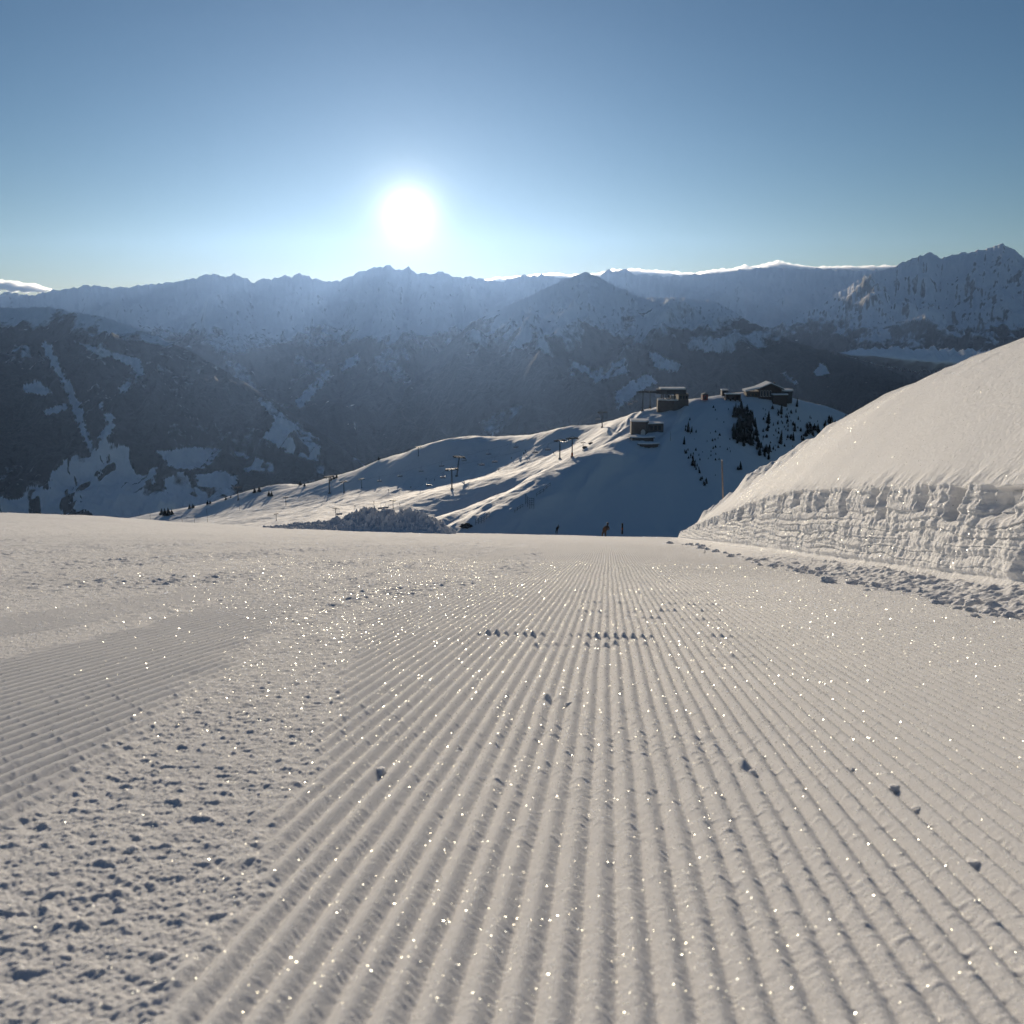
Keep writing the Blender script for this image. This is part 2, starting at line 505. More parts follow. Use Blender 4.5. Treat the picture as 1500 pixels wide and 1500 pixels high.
def hill_smooth(x, y):
    sh = np.shape(x); x = np.ravel(x) / 100.0; y = np.ravel(y) / 100.0
    r = _hw[-3] + _hw[-2] * x + _hw[-1] * y
    for (cx, cy), w in zip(_hxy, _hw[:-3]):
        d2 = (x - cx) ** 2 + (y - cy) ** 2
        r = r + w * 0.5 * d2 * np.log(d2 + 1e-24)
    return r.reshape(sh)


NOSE_A = at(690, 778, 412)[:2]; NOSE_B = at(930, 620, 590)[:2]


def hill_z(x, y):
    x = np.asarray(x, float); y = np.asarray(y, float)
    z = hill_smooth(x, y)
    d = (NOSE_B - NOSE_A); L = np.linalg.norm(d); d = d / L
    s = (x - NOSE_A[0]) * d[0] + (y - NOSE_A[1]) * d[1]
    t = (x - NOSE_A[0]) * d[1] - (y - NOSE_A[1]) * d[0]        # to the right of the nose
    mk = sstep(-28, -10, t) * (1 - sstep(18, 38, t)) * sstep(-30, 10, s) * (1 - sstep(L + 20, L + 70, s))
    st = ridged(t / 17.0 + 0.4 * perlin(s / 60, t / 60, 3), s / 120.0, 3, 7)
    z = z + mk * 3.2 * (1 - .75 * sstep(-14, -2, t) * (1 - sstep(16, 22, t))) * (st - 0.9) + 7.5 * np.exp(-((t - 14) / np.where(t < 14, 25.0, 11.0)) ** 2) * sstep(-30, 10, s) * (1 - sstep(L - 105, L - 50, s))
    z = z + 1.2 * fbm(x / 38, y / 55, 4, 11) + 0.25 * ridged(x / 11, y / 16, 3, 12)
    return z


ha = np.linspace((-150 - 750) / F, (1480 - 750) / F, 900)
hr = np.concatenate([np.linspace(240, 400, 40)[:-1], np.linspace(400, 1100, 640)[:-1], np.linspace(1100, 1500, 40)])
HX = hr[:, None] * ha[None, :] / CP * 1.0
HY = hr[:, None] * np.ones_like(ha)[None, :]
HZ = hill_z(HX, HY)
# keep the approach out of sight below the roll-over
lim = plane_z(HX, HY) - 6 - 0.03 * (HY - 240)
HZ = np.where(HY < 400, np.minimum(HZ, lim + sstep(300, 400, HY) * 400), HZ)
mat_hill = snow_mat("hill_snow", 0.35, 0.3, 1.6, 0.10, spec=.35, rough=.8)
grid_obj("hill", np.stack([HX, HY, HZ], -1), mat_hill)


def hill_hit(px, py, d0=405, d1=1150):
    D = np.arange(d0, d1, 1.0); r = ray(px, py)
    zz = hill_z(r[0] * D, D); below = r[2] * D <= zz
    i = int(np.argmax(below)) if below.any() else None
    if i is None: return None
    return Vector((r[0] * D[i], D[i], float(zz[i])))


# ------------------------------------------------------------------ far mountains
SKYL = [(-400, 440), (-200, 425), (-60, 436), (0, 432), (15, 428), (35, 432), (60, 430), (75, 426), (115, 421), (130, 416), (145, 419), (165, 422), (200, 419), (235, 415), (250, 414), (280, 408), (305, 402),
        (330, 404), (350, 404), (370, 412), (400, 408), (420, 404), (440, 401), (460, 408), (480, 413), (500, 410), (530, 398), (550, 391), (560, 392), (567, 387), (580, 395), (590, 395), (598, 391), (612, 400),
        (630, 402), (648, 397), (665, 406), (690, 405), (715, 412), (740, 411), (770, 403), (780, 405), (793, 402), (815, 406), (840, 408), (858, 404), (875, 406), (890, 397), (912, 395), (930, 401), (980, 405),
        (1060, 399), (1130, 391), (1180, 394), (1260, 396), (1310, 396), (1400, 400), (1600, 410), (1900, 420)]


def mountain(name, crest, base_py, r0, back, mat, cols, rws, px0, px1, spur, jag, seed, tree, prof=0.9, polys=(), fields=None, thr=0.0, patch=0.0, rock=0.5):
    a = np.linspace((px0 - 750) / F, (px1 - 750) / F, cols)
    pxs = 750 + a * F
    cp = np.array([c[0] for c in crest]); 
    pyc = np.interp(pxs, cp, [c[1] for c in crest]); Dc = np.interp(pxs, cp, [c[2] for c in crest])
    pyc = pyc + jag * (perlin(pxs / 14, pxs * 0, seed) + 0.6 * perlin(pxs / 5, pxs * 0, seed + 1))
    up = (750 - pyc) / F
    zc = (-SP + up * CP) / (CP + up * SP) * Dc
    xk = 1 / (CP + up * SP)
    ub = (750 - np.interp(pxs, [b[0] for b in base_py], [b[1] for b in base_py])) / F
    zb = (-SP + ub * CP) / (CP + ub * SP) * r0
    t = np.concatenate([np.linspace(0, 1, rws) ** 1.0, 1 + np.linspace(0, 1, 26)[1:]])
    Tm = t[:, None] * np.ones((1, cols))
    tf = np.clip(Tm, 0, 1); tb = np.clip(Tm - 1, 0, 1)
    Yg = r0 + (Dc[None] - r0) * tf + back * tb
    Xg = Yg * (a * xk)[None]
    tau = 1 - tf
    Zg = zc[None] + (zb - zc)[None] * tau ** prof - back * 0.55 * tb
    amp = spur * np.clip(tau * 5, 0, 1) * (1 - 0.5 * tau)
    S = spur * 5.5
    wx = Xg / S + 0.5 * perlin(Xg / S / 1.7, Yg / S / 1.7, seed + 5)
    sp = ridged(wx, Yg / (S * 2.6), 5, seed + 7)
    Zg = Zg + amp * (sp - 1.0) * 1.0
    Zg = Zg + spur * np.clip(tau * 8, 0, 1) * (0.16 * fbm(Xg / S * 4, Yg / S * 4, 4, seed + 9) + 0.30 * (ridged(Xg / S * 3.1 + .4 * wx, Yg / S * 1.5, 4, seed + 8) - 1))
    # cover: 1 snow, 0 forest
    px, py = project(Xg, Yg, Zg)
    n1 = fbm(Xg / 420, Yg / 420, 4, seed + 11); n2 = fbm(Xg / 120, Yg / 160, 3, seed + 13); n3 = fbm(Xg / 130, Yg / 330, 3, seed + 21); n4 = perlin(Xg / 160 + .4 * n2, Yg / 420, seed + 22)
    snow = sstep(-190, 190, Zg - tree + 130 * n1 + 80 * n2)
    if patch > 0:
        pn = fbm(Xg / 520 + 0.3 * n2, Yg / 700, 4, seed + 15)
        snow = np.maximum(snow, patch * sstep(0.34, 0.52, pn))
    if fields is not None:
        fn = fbm(Xg / 300, Yg / 480 + 3, 4, seed + 25)
        snow = np.maximum(snow, .92 * sstep(0.02, 0.16, fn) * sstep(fields + 60, fields - 90, Zg + 90 * n1))
    wob_x = 5 * perlin(px / 9, py / 6, seed + 17) + 3 * perlin(px / 3.3, py / 2.6, seed + 18)
    wob_y = 3 * perlin(px / 8, py / 5, seed + 19) + 1.5 * perlin(px / 3.1, py / 2.2, seed + 20)
    for poly, val in polys:
        cut = 1.0 if (max(p[0] for p in poly) - min(p[0] for p in poly)) * (max(p[1] for p in poly) - min(p[1] for p in poly)) > 2400 and val > .86 else 0.0
        m = in_poly(px + wob_x, py + wob_y, poly)
        if val > 0: snow = np.where(m, np.maximum(snow, val - 0.3 * np.clip(n2, 0, 1) - cut * (0.9 * sstep(0.22, 0.34, n3) + .7 * (np.abs(n4) < .035))), snow)
        else: snow = np.where(m, np.minimum(snow, -val), snow)
    slope = np.abs(np.gradient(Zg, axis=1)) / (np.abs(np.gradient(Xg, axis=1)) + 1e-6)
    rk = sstep(0.62, 1.25, slope + 0.3 * n2) * rock
    grid_obj(name, np.stack([Xg, Yg, Zg], -1), mat, {'cover': snow, 'rock': rk})


def mountain_mat():
    m = NT("alpine_slope")
    c = m.attr('cover'); r = m.attr('rock')
    n = m.noise(0.02, 5, rough=0.65)
    f = m.math('ADD', c, m.math('MULTIPLY', m.math('SUBTRACT', n, 0.5), 1.0))
    f = m.math('MULTIPLY', m.math('SUBTRACT', f, 0.40), 4.5, clamp=True)
    mp = m.node('ShaderNodeMapping'); mp.inputs['Scale'].default_value = (1, 0.3, 0.22); gg = m.node('ShaderNodeNewGeometry'); m.link(gg.outputs['Position'], mp.inputs[0]); squash = mp.outputs[0]
    n2 = m.noise(0.09, 4, rough=.7)
    forest = m.mix(n2, (0.002, 0.004, 0.004), (0.055, 0.062, 0.06))
    rr = m.math('ADD', r, m.math('MULTIPLY', m.math('SUBTRACT', m.noise(0.022, 8, vec=squash, rough=0.75), 0.5), 1.1))
    rr = m.math('MULTIPLY', m.math('SUBTRACT', rr, 0.45), 4, clamp=True)
    snow = m.mix(rr, (0.80, 0.80, 0.82), (0.16, 0.155, 0.15))
    m.link(m.mix(f, forest, snow), m.b.inputs['Base Color'])
    m.b.inputs['Roughness'].default_value = 0.9; m.b.inputs['Specular IOR Level'].default_value = 0.1
    m.link(m.bump(m.noise(0.03, 5), 22.0, 0.8), m.b.inputs['Normal'])
    return m.m


M_MT = mountain_mat()
mountain("mountain_range", [(p[0], p[1], 15000) for p in SKYL], [(-400, 700), (1900, 700)], 7000, 5000, M_MT, 1500, 260, -350, 1850, 330, 3.6, 100, -330, 0.8, rock=0.45,
         polys=[([(430, 590), (475, 545), (530, 515), (528, 530), (480, 555), (440, 600)], .9), ([(300, 500), (380, 470), (420, 500), (340, 520)], .6), ([(590, 560), (640, 550), (700, 545), (650, 575)], .6),
                ([(660, 590), (720, 550), (740, 545), (700, 585)], .6), ([(510, 620), (560, 605), (590, 615), (530, 640)], .55)], patch=0.5)
mountain("mountain", [(1000, 560, 10000), (1080, 500, 11000), (1160, 470, 11000), (1210, 440, 11000), (1275, 400, 11000), (1310, 391, 11000), (1320, 385, 11000), (1345, 376, 11000), (1360, 370, 11000), (1380, 378, 11000), (1410, 370, 11000),
                      (1440, 366, 11000), (1470, 357, 11000), (1485, 365, 11000), (1500, 378, 11000), (1560, 400, 11000), (1650, 390, 11000), (1900, 420, 11000)], [(900, 700), (1900, 660)], 5600, 3500, M_MT, 1000, 260, 1000, 1850, 330, 2.6, 200, -230, 0.85, rock=0.7, patch=.4)
mountain("mountain", [(560, 600, 9800), (640, 520, 9600), (690, 472, 9500), (740, 449, 9300), (790, 427, 9200), (830, 408, 9300), (858, 398, 9300), (880, 408, 9200), (912, 424, 8900), (940, 436, 8600), (1000, 436, 8000), (1050, 442, 7500), (1090, 466, 7000), (1150, 498, 6600),
                      (1220, 516, 6300), (1290, 535, 6000), (1340, 560, 5800), (1450, 620, 5500), (1700, 720, 5000)], [(500, 800), (1700, 860)], 3300, 2500, M_MT, 1200, 320, 520, 1700, 260, 2.2, 300, -190, 0.9, rock=0.5,
         polys=[([(835, 525), (870, 545), (915, 525), (925, 545), (870, 560), (838, 550)], .95), ([(950, 515), (1000, 535), (990, 545), (960, 540)], .9), ([(1190, 540), (1205, 532), (1216, 548), (1195, 552)], .95),
                ([(1145, 545), (1150, 545), (1168, 562), (1160, 563)], .8), ([(1010, 500), (1060, 495), (1080, 515), (1030, 515)], .7), ([(900, 575), (950, 545), (960, 560), (930, 580), (905, 600)], .85), ([(700, 620), (760, 590), (770, 600), (720, 640)], .5)], patch=.25)
mountain("mountain", [(-400, 440, 6500), (-150, 440, 6500), (0, 450, 6500), (40, 451, 6400), (70, 449, 6300), (100, 456, 6200), (150, 464, 6000), (210, 483, 5800), (280, 515, 5500), (350, 555, 5200), (420, 600, 4900), (480, 640, 4700), (545, 690, 4500),
                      (620, 740, 4300), (700, 800, 4200), (900, 900, 4100)], [(-400, 960), (900, 960)], 2500, 2500, M_MT, 1300, 420, -380, 800, 170, 1.6, 400, -130, 0.95, rock=0.3, fields=-690,
         polys=[([(60, 500), (68, 498), (115, 585), (128, 635), (118, 632), (100, 580)], .85), ([(118, 632), (128, 632), (150, 690), (146, 700)], .7), ([(145, 590), (150, 590), (152, 605), (166, 605), (168, 625), (158, 640), (160, 665), (150, 690), (144, 640), (158, 620)], .95),
                ([(30, 565), (55, 558), (78, 575), (60, 580), (32, 572)], .9), ([(65, 600), (95, 590), (98, 600), (70, 608)], .8), ([(110, 500), (150, 510), (180, 520), (205, 525), (210, 545), (195, 560), (203, 548), (185, 530), (140, 518)], .85),
                ([(175, 570), (185, 560), (195, 560), (180, 578)], .8),
                ([(75, 690), (110, 665), (160, 650), (215, 655), (230, 680), (225, 710), (170, 745), (90, 750), (70, 720)], .9), ([(0, 720), (40, 710), (90, 720), (100, 755), (30, 765), (0, 760)], .9),
                ([(230, 660), (290, 655), (340, 660), (410, 680), (415, 690), (330, 690), (250, 685)], .95), ([(285, 695), (330, 690), (350, 700), (340, 715), (290, 712)], .9), ([(110, 720), (180, 715), (230, 745), (240, 772), (150, 775)], .85),
                ([(385, 640), (410, 610), (440, 625), (470, 655), (465, 675), (425, 665)], .95), ([(400, 612), (372, 580), (385, 582), (430, 618), (470, 645), (450, 640)], .6), ([(240, 700), (270, 690), (285, 720), (245, 735)], .8)], patch=0.35)
vf = np.array([[[-9000, 1500, -1150], [9000, 1500, -1150]], [[-14000, 16000, -1150], [14000, 16000, -1150]]], float)
grid_obj("valley_floor", vf, simple("valley_snow", (0.5, 0.5, 0.52), .9, var=.3, scale=.004))

# ------------------------------------------------------------------ object building kit
def empty(name, loc, rz=0.0, scale=1.0, label=None, cat=None, group=None):
    o = bpy.data.objects.new(name, None); COL.objects.link(o)
    o.location = loc; o.rotation_euler = (0, 0, rz); o.scale = (scale,) * 3
    o.empty_display_size = 0.3
    return tag(o, label, cat, group)


def copy_tree(o, parent=None):
    c = o.copy(); COL.objects.link(c)
    if parent is not None: c.parent = parent
    for ch in list(o.children): copy_tree(ch, c)
    return c


class MB:
    """collects shapes in one bmesh and links them as one mesh object"""
    def __init__(s): s.bm = bmesh.new()
    def box(s, x0, x1, y0, y1, z0, z1, rz=0.0, piv=(0, 0, 0), bev=0.0):
        b = bmesh.new()
        v = [b.verts.new((x, y, z)) for x in (x0, x1) for y in (y0, y1) for z in (z0, z1)]
        for f in ((0, 1, 3, 2), (4, 6, 7, 5), (0, 4, 5, 1), (2, 3, 7, 6), (0, 2, 6, 4), (1, 5, 7, 3)): b.faces.new([v[k] for k in f])
        bmesh.ops.recalc_face_normals(b, faces=b.faces)
        if bev: bmesh.ops.bevel(b, geom=list(b.edges), offset=bev, segments=2, affect='EDGES')
        if rz: bmesh.ops.rotate(b, verts=b.verts, cent=piv, matrix=Matrix.Rotation(rz, 3, 'Z'))
        s._add(b); return s
    def _add(s, b):
        me = bpy.data.meshes.new("tmp"); b.to_mesh(me); b.free(); s.bm.from_mesh(me); bpy.data.meshes.remove(me)
    def prism(s, poly, z0, z1):
        b = bmesh.new(); n = len(poly)
        lo = [b.verts.new((x, y, z0)) for x, y in poly]; hi = [b.verts.new((x, y, z1)) for x, y in poly]
        b.faces.new(lo[::-1]); b.faces.new(hi)
        for k in range(n): b.faces.new((lo[k], lo[(k + 1) % n], hi[(k + 1) % n], hi[k]))
        bmesh.ops.recalc_face_normals(b, faces=b.faces); s._add(b); return s
    def profile(s, poly, y0, y1):                     # polygon in x,z extruded along y
        b = bmesh.new(); n = len(poly)
        lo = [b.verts.new((x, y0, z)) for x, z in poly]; hi = [b.verts.new((x, y1, z)) for x, z in poly]
        b.faces.new(lo); b.faces.new(hi[::-1])
        for k in range(n): b.faces.new((lo[k], hi[k], hi[(k + 1) % n], lo[(k + 1) % n]))
        bmesh.ops.recalc_face_normals(b, faces=b.faces); s._add(b); return s
    def tube(s, p, q, r0, r1=None, n=8):
        r1 = r0 if r1 is None else r1
        p = Vector(p); q = Vector(q); d = q - p
        b = bmesh.new()
        bmesh.ops.create_cone(b, cap_ends=True, segments=n, radius1=r0, radius2=r1, depth=d.length)
        m = Matrix.Translation((p + q) / 2) @ d.to_track_quat('Z', 'Y').to_matrix().to_4x4()
        bmesh.ops.transform(b, matrix=m, verts=b.verts); s._add(b); return s
    def ring(s, c, R, r, axis='y', n=20, k=6):
        b = bmesh.new(); vs = []
        for i in range(n):
            a = 2 * math.pi * i / n; row = []
            for j in range(k):
                t = 2 * math.pi * j / k; rr = R + r * math.cos(t)
                x, y, z = rr * math.cos(a), r * math.sin(t), rr * math.sin(a)
                if axis == 'z': x, y, z = x, z, y
                row.append(b.verts.new((c[0] + x, c[1] + y, c[2] + z)))
            vs.append(row)
        for i in range(n):
            for j in range(k):
                b.faces.new((vs[i][j], vs[(i + 1) % n][j], vs[(i + 1) % n][(j + 1) % k], vs[i][(j + 1) % k]))
        bmesh.ops.recalc_face_normals(b, faces=b.faces); s._add(b); return s
    def build(s, name, mat, parent=None, smooth=False):
        me = bpy.data.meshes.new(name); s.bm.to_mesh(me); s.bm.free()
        if smooth:
            for p in me.polygons: p.use_smooth = True
        me.materials.append(mat)
        o = bpy.data.objects.new(name, me); COL.objects.link(o)
        if parent is not None: o.parent = parent
        return o


M_STEEL = simple("galvanised_steel", (0.07, 0.075, 0.085), 0.6, 0.2)
M_DARK = simple("dark_metal", (0.035, 0.037, 0.042), 0.5, 0.3)
M_CONC = simple("weathered_concrete", (0.13, 0.105, 0.09), 0.9, var=.35, scale=.7)
M_WOOD = simple("dark_timber", (0.075, 0.05, 0.035), 0.85, var=.4, scale=1.2)
M_FASC = simple("dark_cladding", (0.06, 0.055, 0.055), 0.6)
M_GLASS = simple("window_glass", (0.02, 0.028, 0.038), 0.08)
M_PALE = simple("pale_paint", (0.55, 0.54, 0.52), 0.7)
M_RED = simple("red_paint", (0.22, 0.045, 0.035), 0.7)
M_ORANGE = simple("orange_padding", (0.60, 0.13, 0.03), 0.8)
M_PLASTIC = simple("pale_chair_shell", (0.62, 0.62, 0.64), 0.35)
M_POLE = simple("grey_bamboo", (0.27, 0.22, 0.19), 0.7, var=.35, scale=8)
M_ROOFSNOW = snow_mat("roof_snow", 1.2, 0.08)
M_CLOD = snow_mat("clod_snow", 90.0, 0.006, sss=.010)
M_NEEDLE = simple("conifer_needles", (0.010, 0.014, 0.010), 0.95, var=.5, scale=.8)
M_BARK = simple("conifer_bark", (0.05, 0.035, 0.025), 0.95)

# ------------------------------------------------------------------ chairlift pylons
def make_pylon():
    r = empty("lift_pylon", (0, 0, 0))
    MB().tube((0, 0, -0.08), (0, 0, 0.95), 0.034, 0.026, 10).build("pole", M_STEEL, r, True)
    MB().box(-.30, .30, -.02, .02, .94, 0.985).box(-.14, .14, -.016, .016, 0.90, .935).tube((-.2, 0, .985), (0, 0, 1.06), .008).tube((.2, 0, .985), (0, 0, 1.06), .008).build("crossarm", M_DARK, r)
    for sx in (-1, 1):
        m = MB().box(sx * .26 - .012, sx * .26 + .012, -.17, .17, .895, .93)
        for k in range(6): m.tube((sx * .26 - .018, -.15 + .06 * k, .93), (sx * .26 + .018, -.15 + .06 * k, .93), .022, n=8)
        m.build("sheave_train", M_DARK, r)
    MB().box(-.055, .055, -.055, .055, -.12, .05).build("foundation", M_CONC, r)
    return r


PYLONS = [  # px, top, base, label
    (882, 603, 626, "wide T-shaped lift pylon on the snowy crest left of the concrete building"),
    (820, 644, 672, "left one of two neighbouring lift pylons standing where the sunlit piste narrows"),
    (838, 641, 670, "lift pylon with orange padding round its foot"),
    (854, 648, 660, "short lift pylon behind the one with orange padding"),
    (669, 668, 698, "leaning lift pylon in the middle of the sunlit piste, upper one of a pair"),
    (662, 686, 717, "lower one of a pylon pair in the middle of the sunlit piste, broad shadow behind"),
    (613, 654, 668, "small lift pylon against the bright crest of the left ridge"),
    (576, 732, 748, "slanting T-shaped lift pylon just behind the rough snow heap"),
    (492, 744, 759, "broad low T-shaped lift pylon left of the rough snow heap"),
    (349, 713, 733, "farthest lift pylon, on the left ridge among dark conifers"),
    (483, 697, 723, "lift pylon beside three small conifers on the left ridge"),
    (504, 705, 722, "middle one of three lift pylons in the shade under the left ridge"),
    (530, 701, 715, "rightmost of three lift pylons in the shade under the left ridge"),
    (419, 728, 740, "squat lift pylon on the lit snow below the left ridge"),
    (405, 752, 763, "tiny lift pylon on the shaded lower piste at the left"),
    (941, 573, 602, "left one of the twin lift pylons in front of the top station"),
    (952, 573, 598, "right one of the twin lift pylons in front of the top station"),
]
pyl0 = make_pylon(); PY = {}
for k, (px, ty, by, lab) in enumerate(PYLONS):
    h = hill_hit(px, by)
    if h is None: h = Vector(at(px, by, 640))
    o = pyl0 if k == 0 else copy_tree(pyl0)
    H = (by - ty) / F * h.y / CP
    o.location = h; o.scale = (H * 1.0, H * 1.0, H)
    o.rotation_euler = (0, math.radians(9) if px == 669 else 0, math.radians({576: -35, 492: 10, 882: 18}.get(px, 28 if px > 600 else 40)))
    tag(o, lab, "lift pylon", "chairlift pylons on the hill")
    PY[px] = np.array(h) + np.array((0, 0, H * 0.93))
MB().tube((0, 0, 0.0), (0, 0, .22), .052, n=10).build("foot_padding", M_ORANGE, [o for o in COL.objects if o.get('label') == PYLONS[2][3]][0], True)

# cables
def cable(name, pts, label):
    m = MB()
    for a, b in zip(pts[:-1], pts[1:]):
        n = 6; prev = None
        for i in range(n + 1):
            t = i / n; p = np.array(a) * (1 - t) + np.array(b) * t
            p = p - np.array((0, 0, 1.2)) * 4 * t * (1 - t) * min(1, np.linalg.norm(np.array(a) - np.array(b)) / 120)
            if prev is not None: m.tube(prev, p, 0.035, n=5)
            prev = p
    return tag(m.build(name, M_DARK), label, "cable")


st_anchor = at(968, 579, 618)
lineA = [st_anchor, PY[952], PY[941], PY[882], at(796, 637, 705), at(680, 667, 720), at(556, 698, 760), PY[504], PY[349]]
lineB = [PY[854], PY[838], PY[820], PY[669] * .3 + PY[662] * .7, PY[576], PY[492]]
cable("lift_cable", lineA, "thin dark cable of the upper lift running down from the top station")
cable("lift_cable", lineB, "thin dark cable of the lower lift above the sunlit piste")


def on_line(line, px):
    for a, b in zip(line[:-1], line[1:]):
        pa = project(*a)[0]; pb = project(*b)[0]
        if min(pa, pb) <= px <= max(pa, pb):
            lo, hi = 0.0, 1.0
            for _ in range(30):
                t = (lo + hi) / 2; q = project(*(np.array(a) * (1 - t) + np.array(b) * t))[0]
                if (q - px) * (pa - pb) > 0: lo = t
                else: hi = t
            return np.array(a) * (1 - t) + np.array(b) * t
    return None


def make_chair():
    r = empty("lift_chair", (0, 0, 0))                  # origin at the cable clamp
    MB().tube((0, 0, 0), (0, 0.1, -1.1), .05).tube((0, .1, -1.1), (0, .75, -2.1), .05).tube((0, .75, -2.1), (0, .6, -2.6), .05).build("hanger", M_DARK, r)
    MB().box(-1.4, 1.4, -.15, .45, -3.15, -3.03, bev=.04).build("seat", M_DARK, r)
    MB().box(-1.4, 1.4, .45, .58, -3.10, -2.35, bev=.04).build("backrest", M_PLASTIC, r)
    MB().tube((-1.42, .5, -2.55), (1.42, .5, -2.55), .05).tube((-1.42, .5, -2.55), (-1.42, -.35, -2.75), .04).tube((1.42, .5, -2.55), (1.42, -.35, -2.75), .04).tube((-1.42, -.35, -2.75), (1.42, -.35, -2.75), .035).build("safety_bar", M_STEEL, r)
    return r


CHAIRS = [('A', x) for x in (931, 924, 877, 796, 791, 756, 716, 680, 647, 617, 586, 556)] + [('B', x) for x in (803, 784, 725, 706, 649, 629, 565, 558, 497)]
ch0 = make_chair(); n = 0
for l, px in CHAIRS:
    p = on_line(lineA if l == 'A' else lineB, px)
    if p is None: continue
    o = ch0 if n == 0 else copy_tree(ch0); n += 1
    o.location = p; o.rotation_euler = (0, 0, math.radians(25)); o.scale = (1.35,) * 3
    tag(o, "small chair hanging from the upper chairlift cable against the ridge" if l == 'A' else "small dark chair hanging from the lower chairlift over the sunlit piste", "chairlift chair",
        "chairs of the upper chairlift" if l == 'A' else "chairs of the lower chairlift")

# ------------------------------------------------------------------ buildings on the summit
def place(name, px, py, D, label, cat, rz=0.0):
    return empty(name, at(px, py, D), rz, D / F / CP, label, cat)     # children are built in units of one photo pixel


# top station: curved base, open machine hall, flat roof with snow
st = place("lift_station", 986, 598, 612, "chairlift top station with dark flat roof, round wheel and concrete base", "lift station")
MB().prism([(-22, 3), (0, -4), (23, 6), (24, 26), (-20, 26)], -6, 11).build("concrete_base", M_CONC, st)
MB().prism([(-21.4, 3.4), (0, -3.4), (7, 0), (7, 25), (-19.6, 25.4)], 11, 12.4).build("snow_cover", M_ROOFSNOW, st)
hall = MB().prism([(7.4, 0.4), (22.6, 6.6), (23.4, 25.4), (7.4, 25.4)], 11, 20).build("hall_wall", M_CONC, st)
for k in range(3):
    t = 0.14 + .28 * k
    a = Vector((7.4, .4, 0)).lerp(Vector((22.6, 6.6, 0)), t); b = Vector((7.4, .4, 0)).lerp(Vector((22.6, 6.6, 0)), t + .2)
    d = Vector((-.18, .42, 0)) * -0.6
    MB().prism([(a.x, a.y), (a.x - .25, a.y - .5), (b.x - .25, b.y - .5), (b.x, b.y)][::-1], 13.2, 17.4).build("window", M_GLASS, hall)
roof = MB().prism([(-25, 4), (-10, -3), (18, -1), (20, 24), (-22, 24)], 20.3, 26.6).build("roof", M_FASC, st)
MB().prism([(-18, 5), (-8, -1.6), (17, 0), (18.6, 23), (-18, 23)], 26.6, 28.6).build("snow_layer", M_ROOFSNOW, roof)
w = MB().ring((-6.5, 4, 16.6), 4.0, .7).tube((-6.5, 4, 12.4), (-6.5, 4, 20.3), .5)
for k in range(4):
    a = math.pi * k / 4; w.tube((-6.5 - 3.8 * math.cos(a), 4, 16.6 - 3.8 * math.sin(a)), (-6.5 + 3.8 * math.cos(a), 4, 16.6 + 3.8 * math.sin(a)), .3)
w.build("bullwheel", M_STEEL, st)
for x, y in ((-14, 3), (-14, 20), (2, 3)):
    MB().box(x - .6, x + .6, y - .6, y + .6, 12.4, 20.3).build("column", M_DARK, st)
MB().box(-3, 5, 6, 12, 12.4, 17.5, bev=.4).build("machine_housing", M_PALE, st)
MB().box(-34, -19, 2, 4, 21.5, 24.5).build("cable_entry", M_DARK, st)

# lower concrete building
lb = place("lift_garage", 937, 634, 572, "square concrete lift building with snowy roof and an arched door below the station", "building")
wl = MB().prism([(-12, 2), (8, -3), (14, 8), (10, 26), (-11, 26)], -8, 16).build("wall", M_CONC, lb)
MB().prism([(-12.6, 1.6), (8.3, -3.6), (14.6, 8), (10.6, 26.6), (-11.6, 26.6)], 16, 18.0).build("roof_snow", M_ROOFSNOW, lb)
MB().profile([(1.5, -4), (7.5, -4), (7.5, 2.5), (6.2, 4.6), (4.5, 5.2), (2.8, 4.6), (1.5, 2.5)], -3.6, -1.2).build("arched_door", M_PALE, wl)
wg = MB().prism([(13, 6), (36, 12), (34, 26), (10.5, 26)], -6, 12).build("side_wing", M_FASC, lb)
MB().prism([(12.6, 5.2), (36.6, 11.4), (34.6, 26.6), (10.6, 26.6)], 12, 13.2).build("wing_roof", M_ROOFSNOW, lb)
for k in range(3):
    MB().prism([(16 + 6 * k, 6.5 + 1.55 * k), (20 + 6 * k, 7.55 + 1.55 * k), (20 + 6 * k, 6.9 + 1.55 * k), (16 + 6 * k, 5.9 + 1.55 * k)], 3, 9).build("window", M_GLASS, wg)

# two low snow covered slab roofs in front
for (px, py, D, hw, dp, hgt, lab) in ((940, 647, 556, 17.5, 9, 4.5, "long low shed with thin snowy flat roof below the concrete building"), (949, 664, 546, 15, 10, 12, "brown walled shed with broad snowy roof, lowest building on the slope")):
    o = place("low_shed", px, py, D, lab, "shed")
    wl = MB().prism([(-hw * .8, 1.2), (hw * .2, -1), (hw, 3), (hw * .9, dp + 6), (-hw * .8, dp + 6)], -10, hgt).build("wall", M_CONC if hgt < 6 else M_WOOD, o)
    MB().prism([(-hw, 0.4), (hw * .2, -2.2), (hw * 1.12, 2), (hw, dp + 7), (-hw * .95, dp + 7)], hgt, hgt + 1.4).build("roof", M_FASC, o)
    MB().prism([(-hw * .98, 0.7), (hw * .2, -1.9), (hw * 1.09, 2.2), (hw * .98, dp + 6.6), (-hw * .93, dp + 6.6)], hgt + 1.4, hgt + 3).build("roof_snow", M_ROOFSNOW, o)
    MB().box(-hw * .2, hw * .12, -1.1, .5, hgt * .1, hgt * .75).build("door", M_DARK, wl)

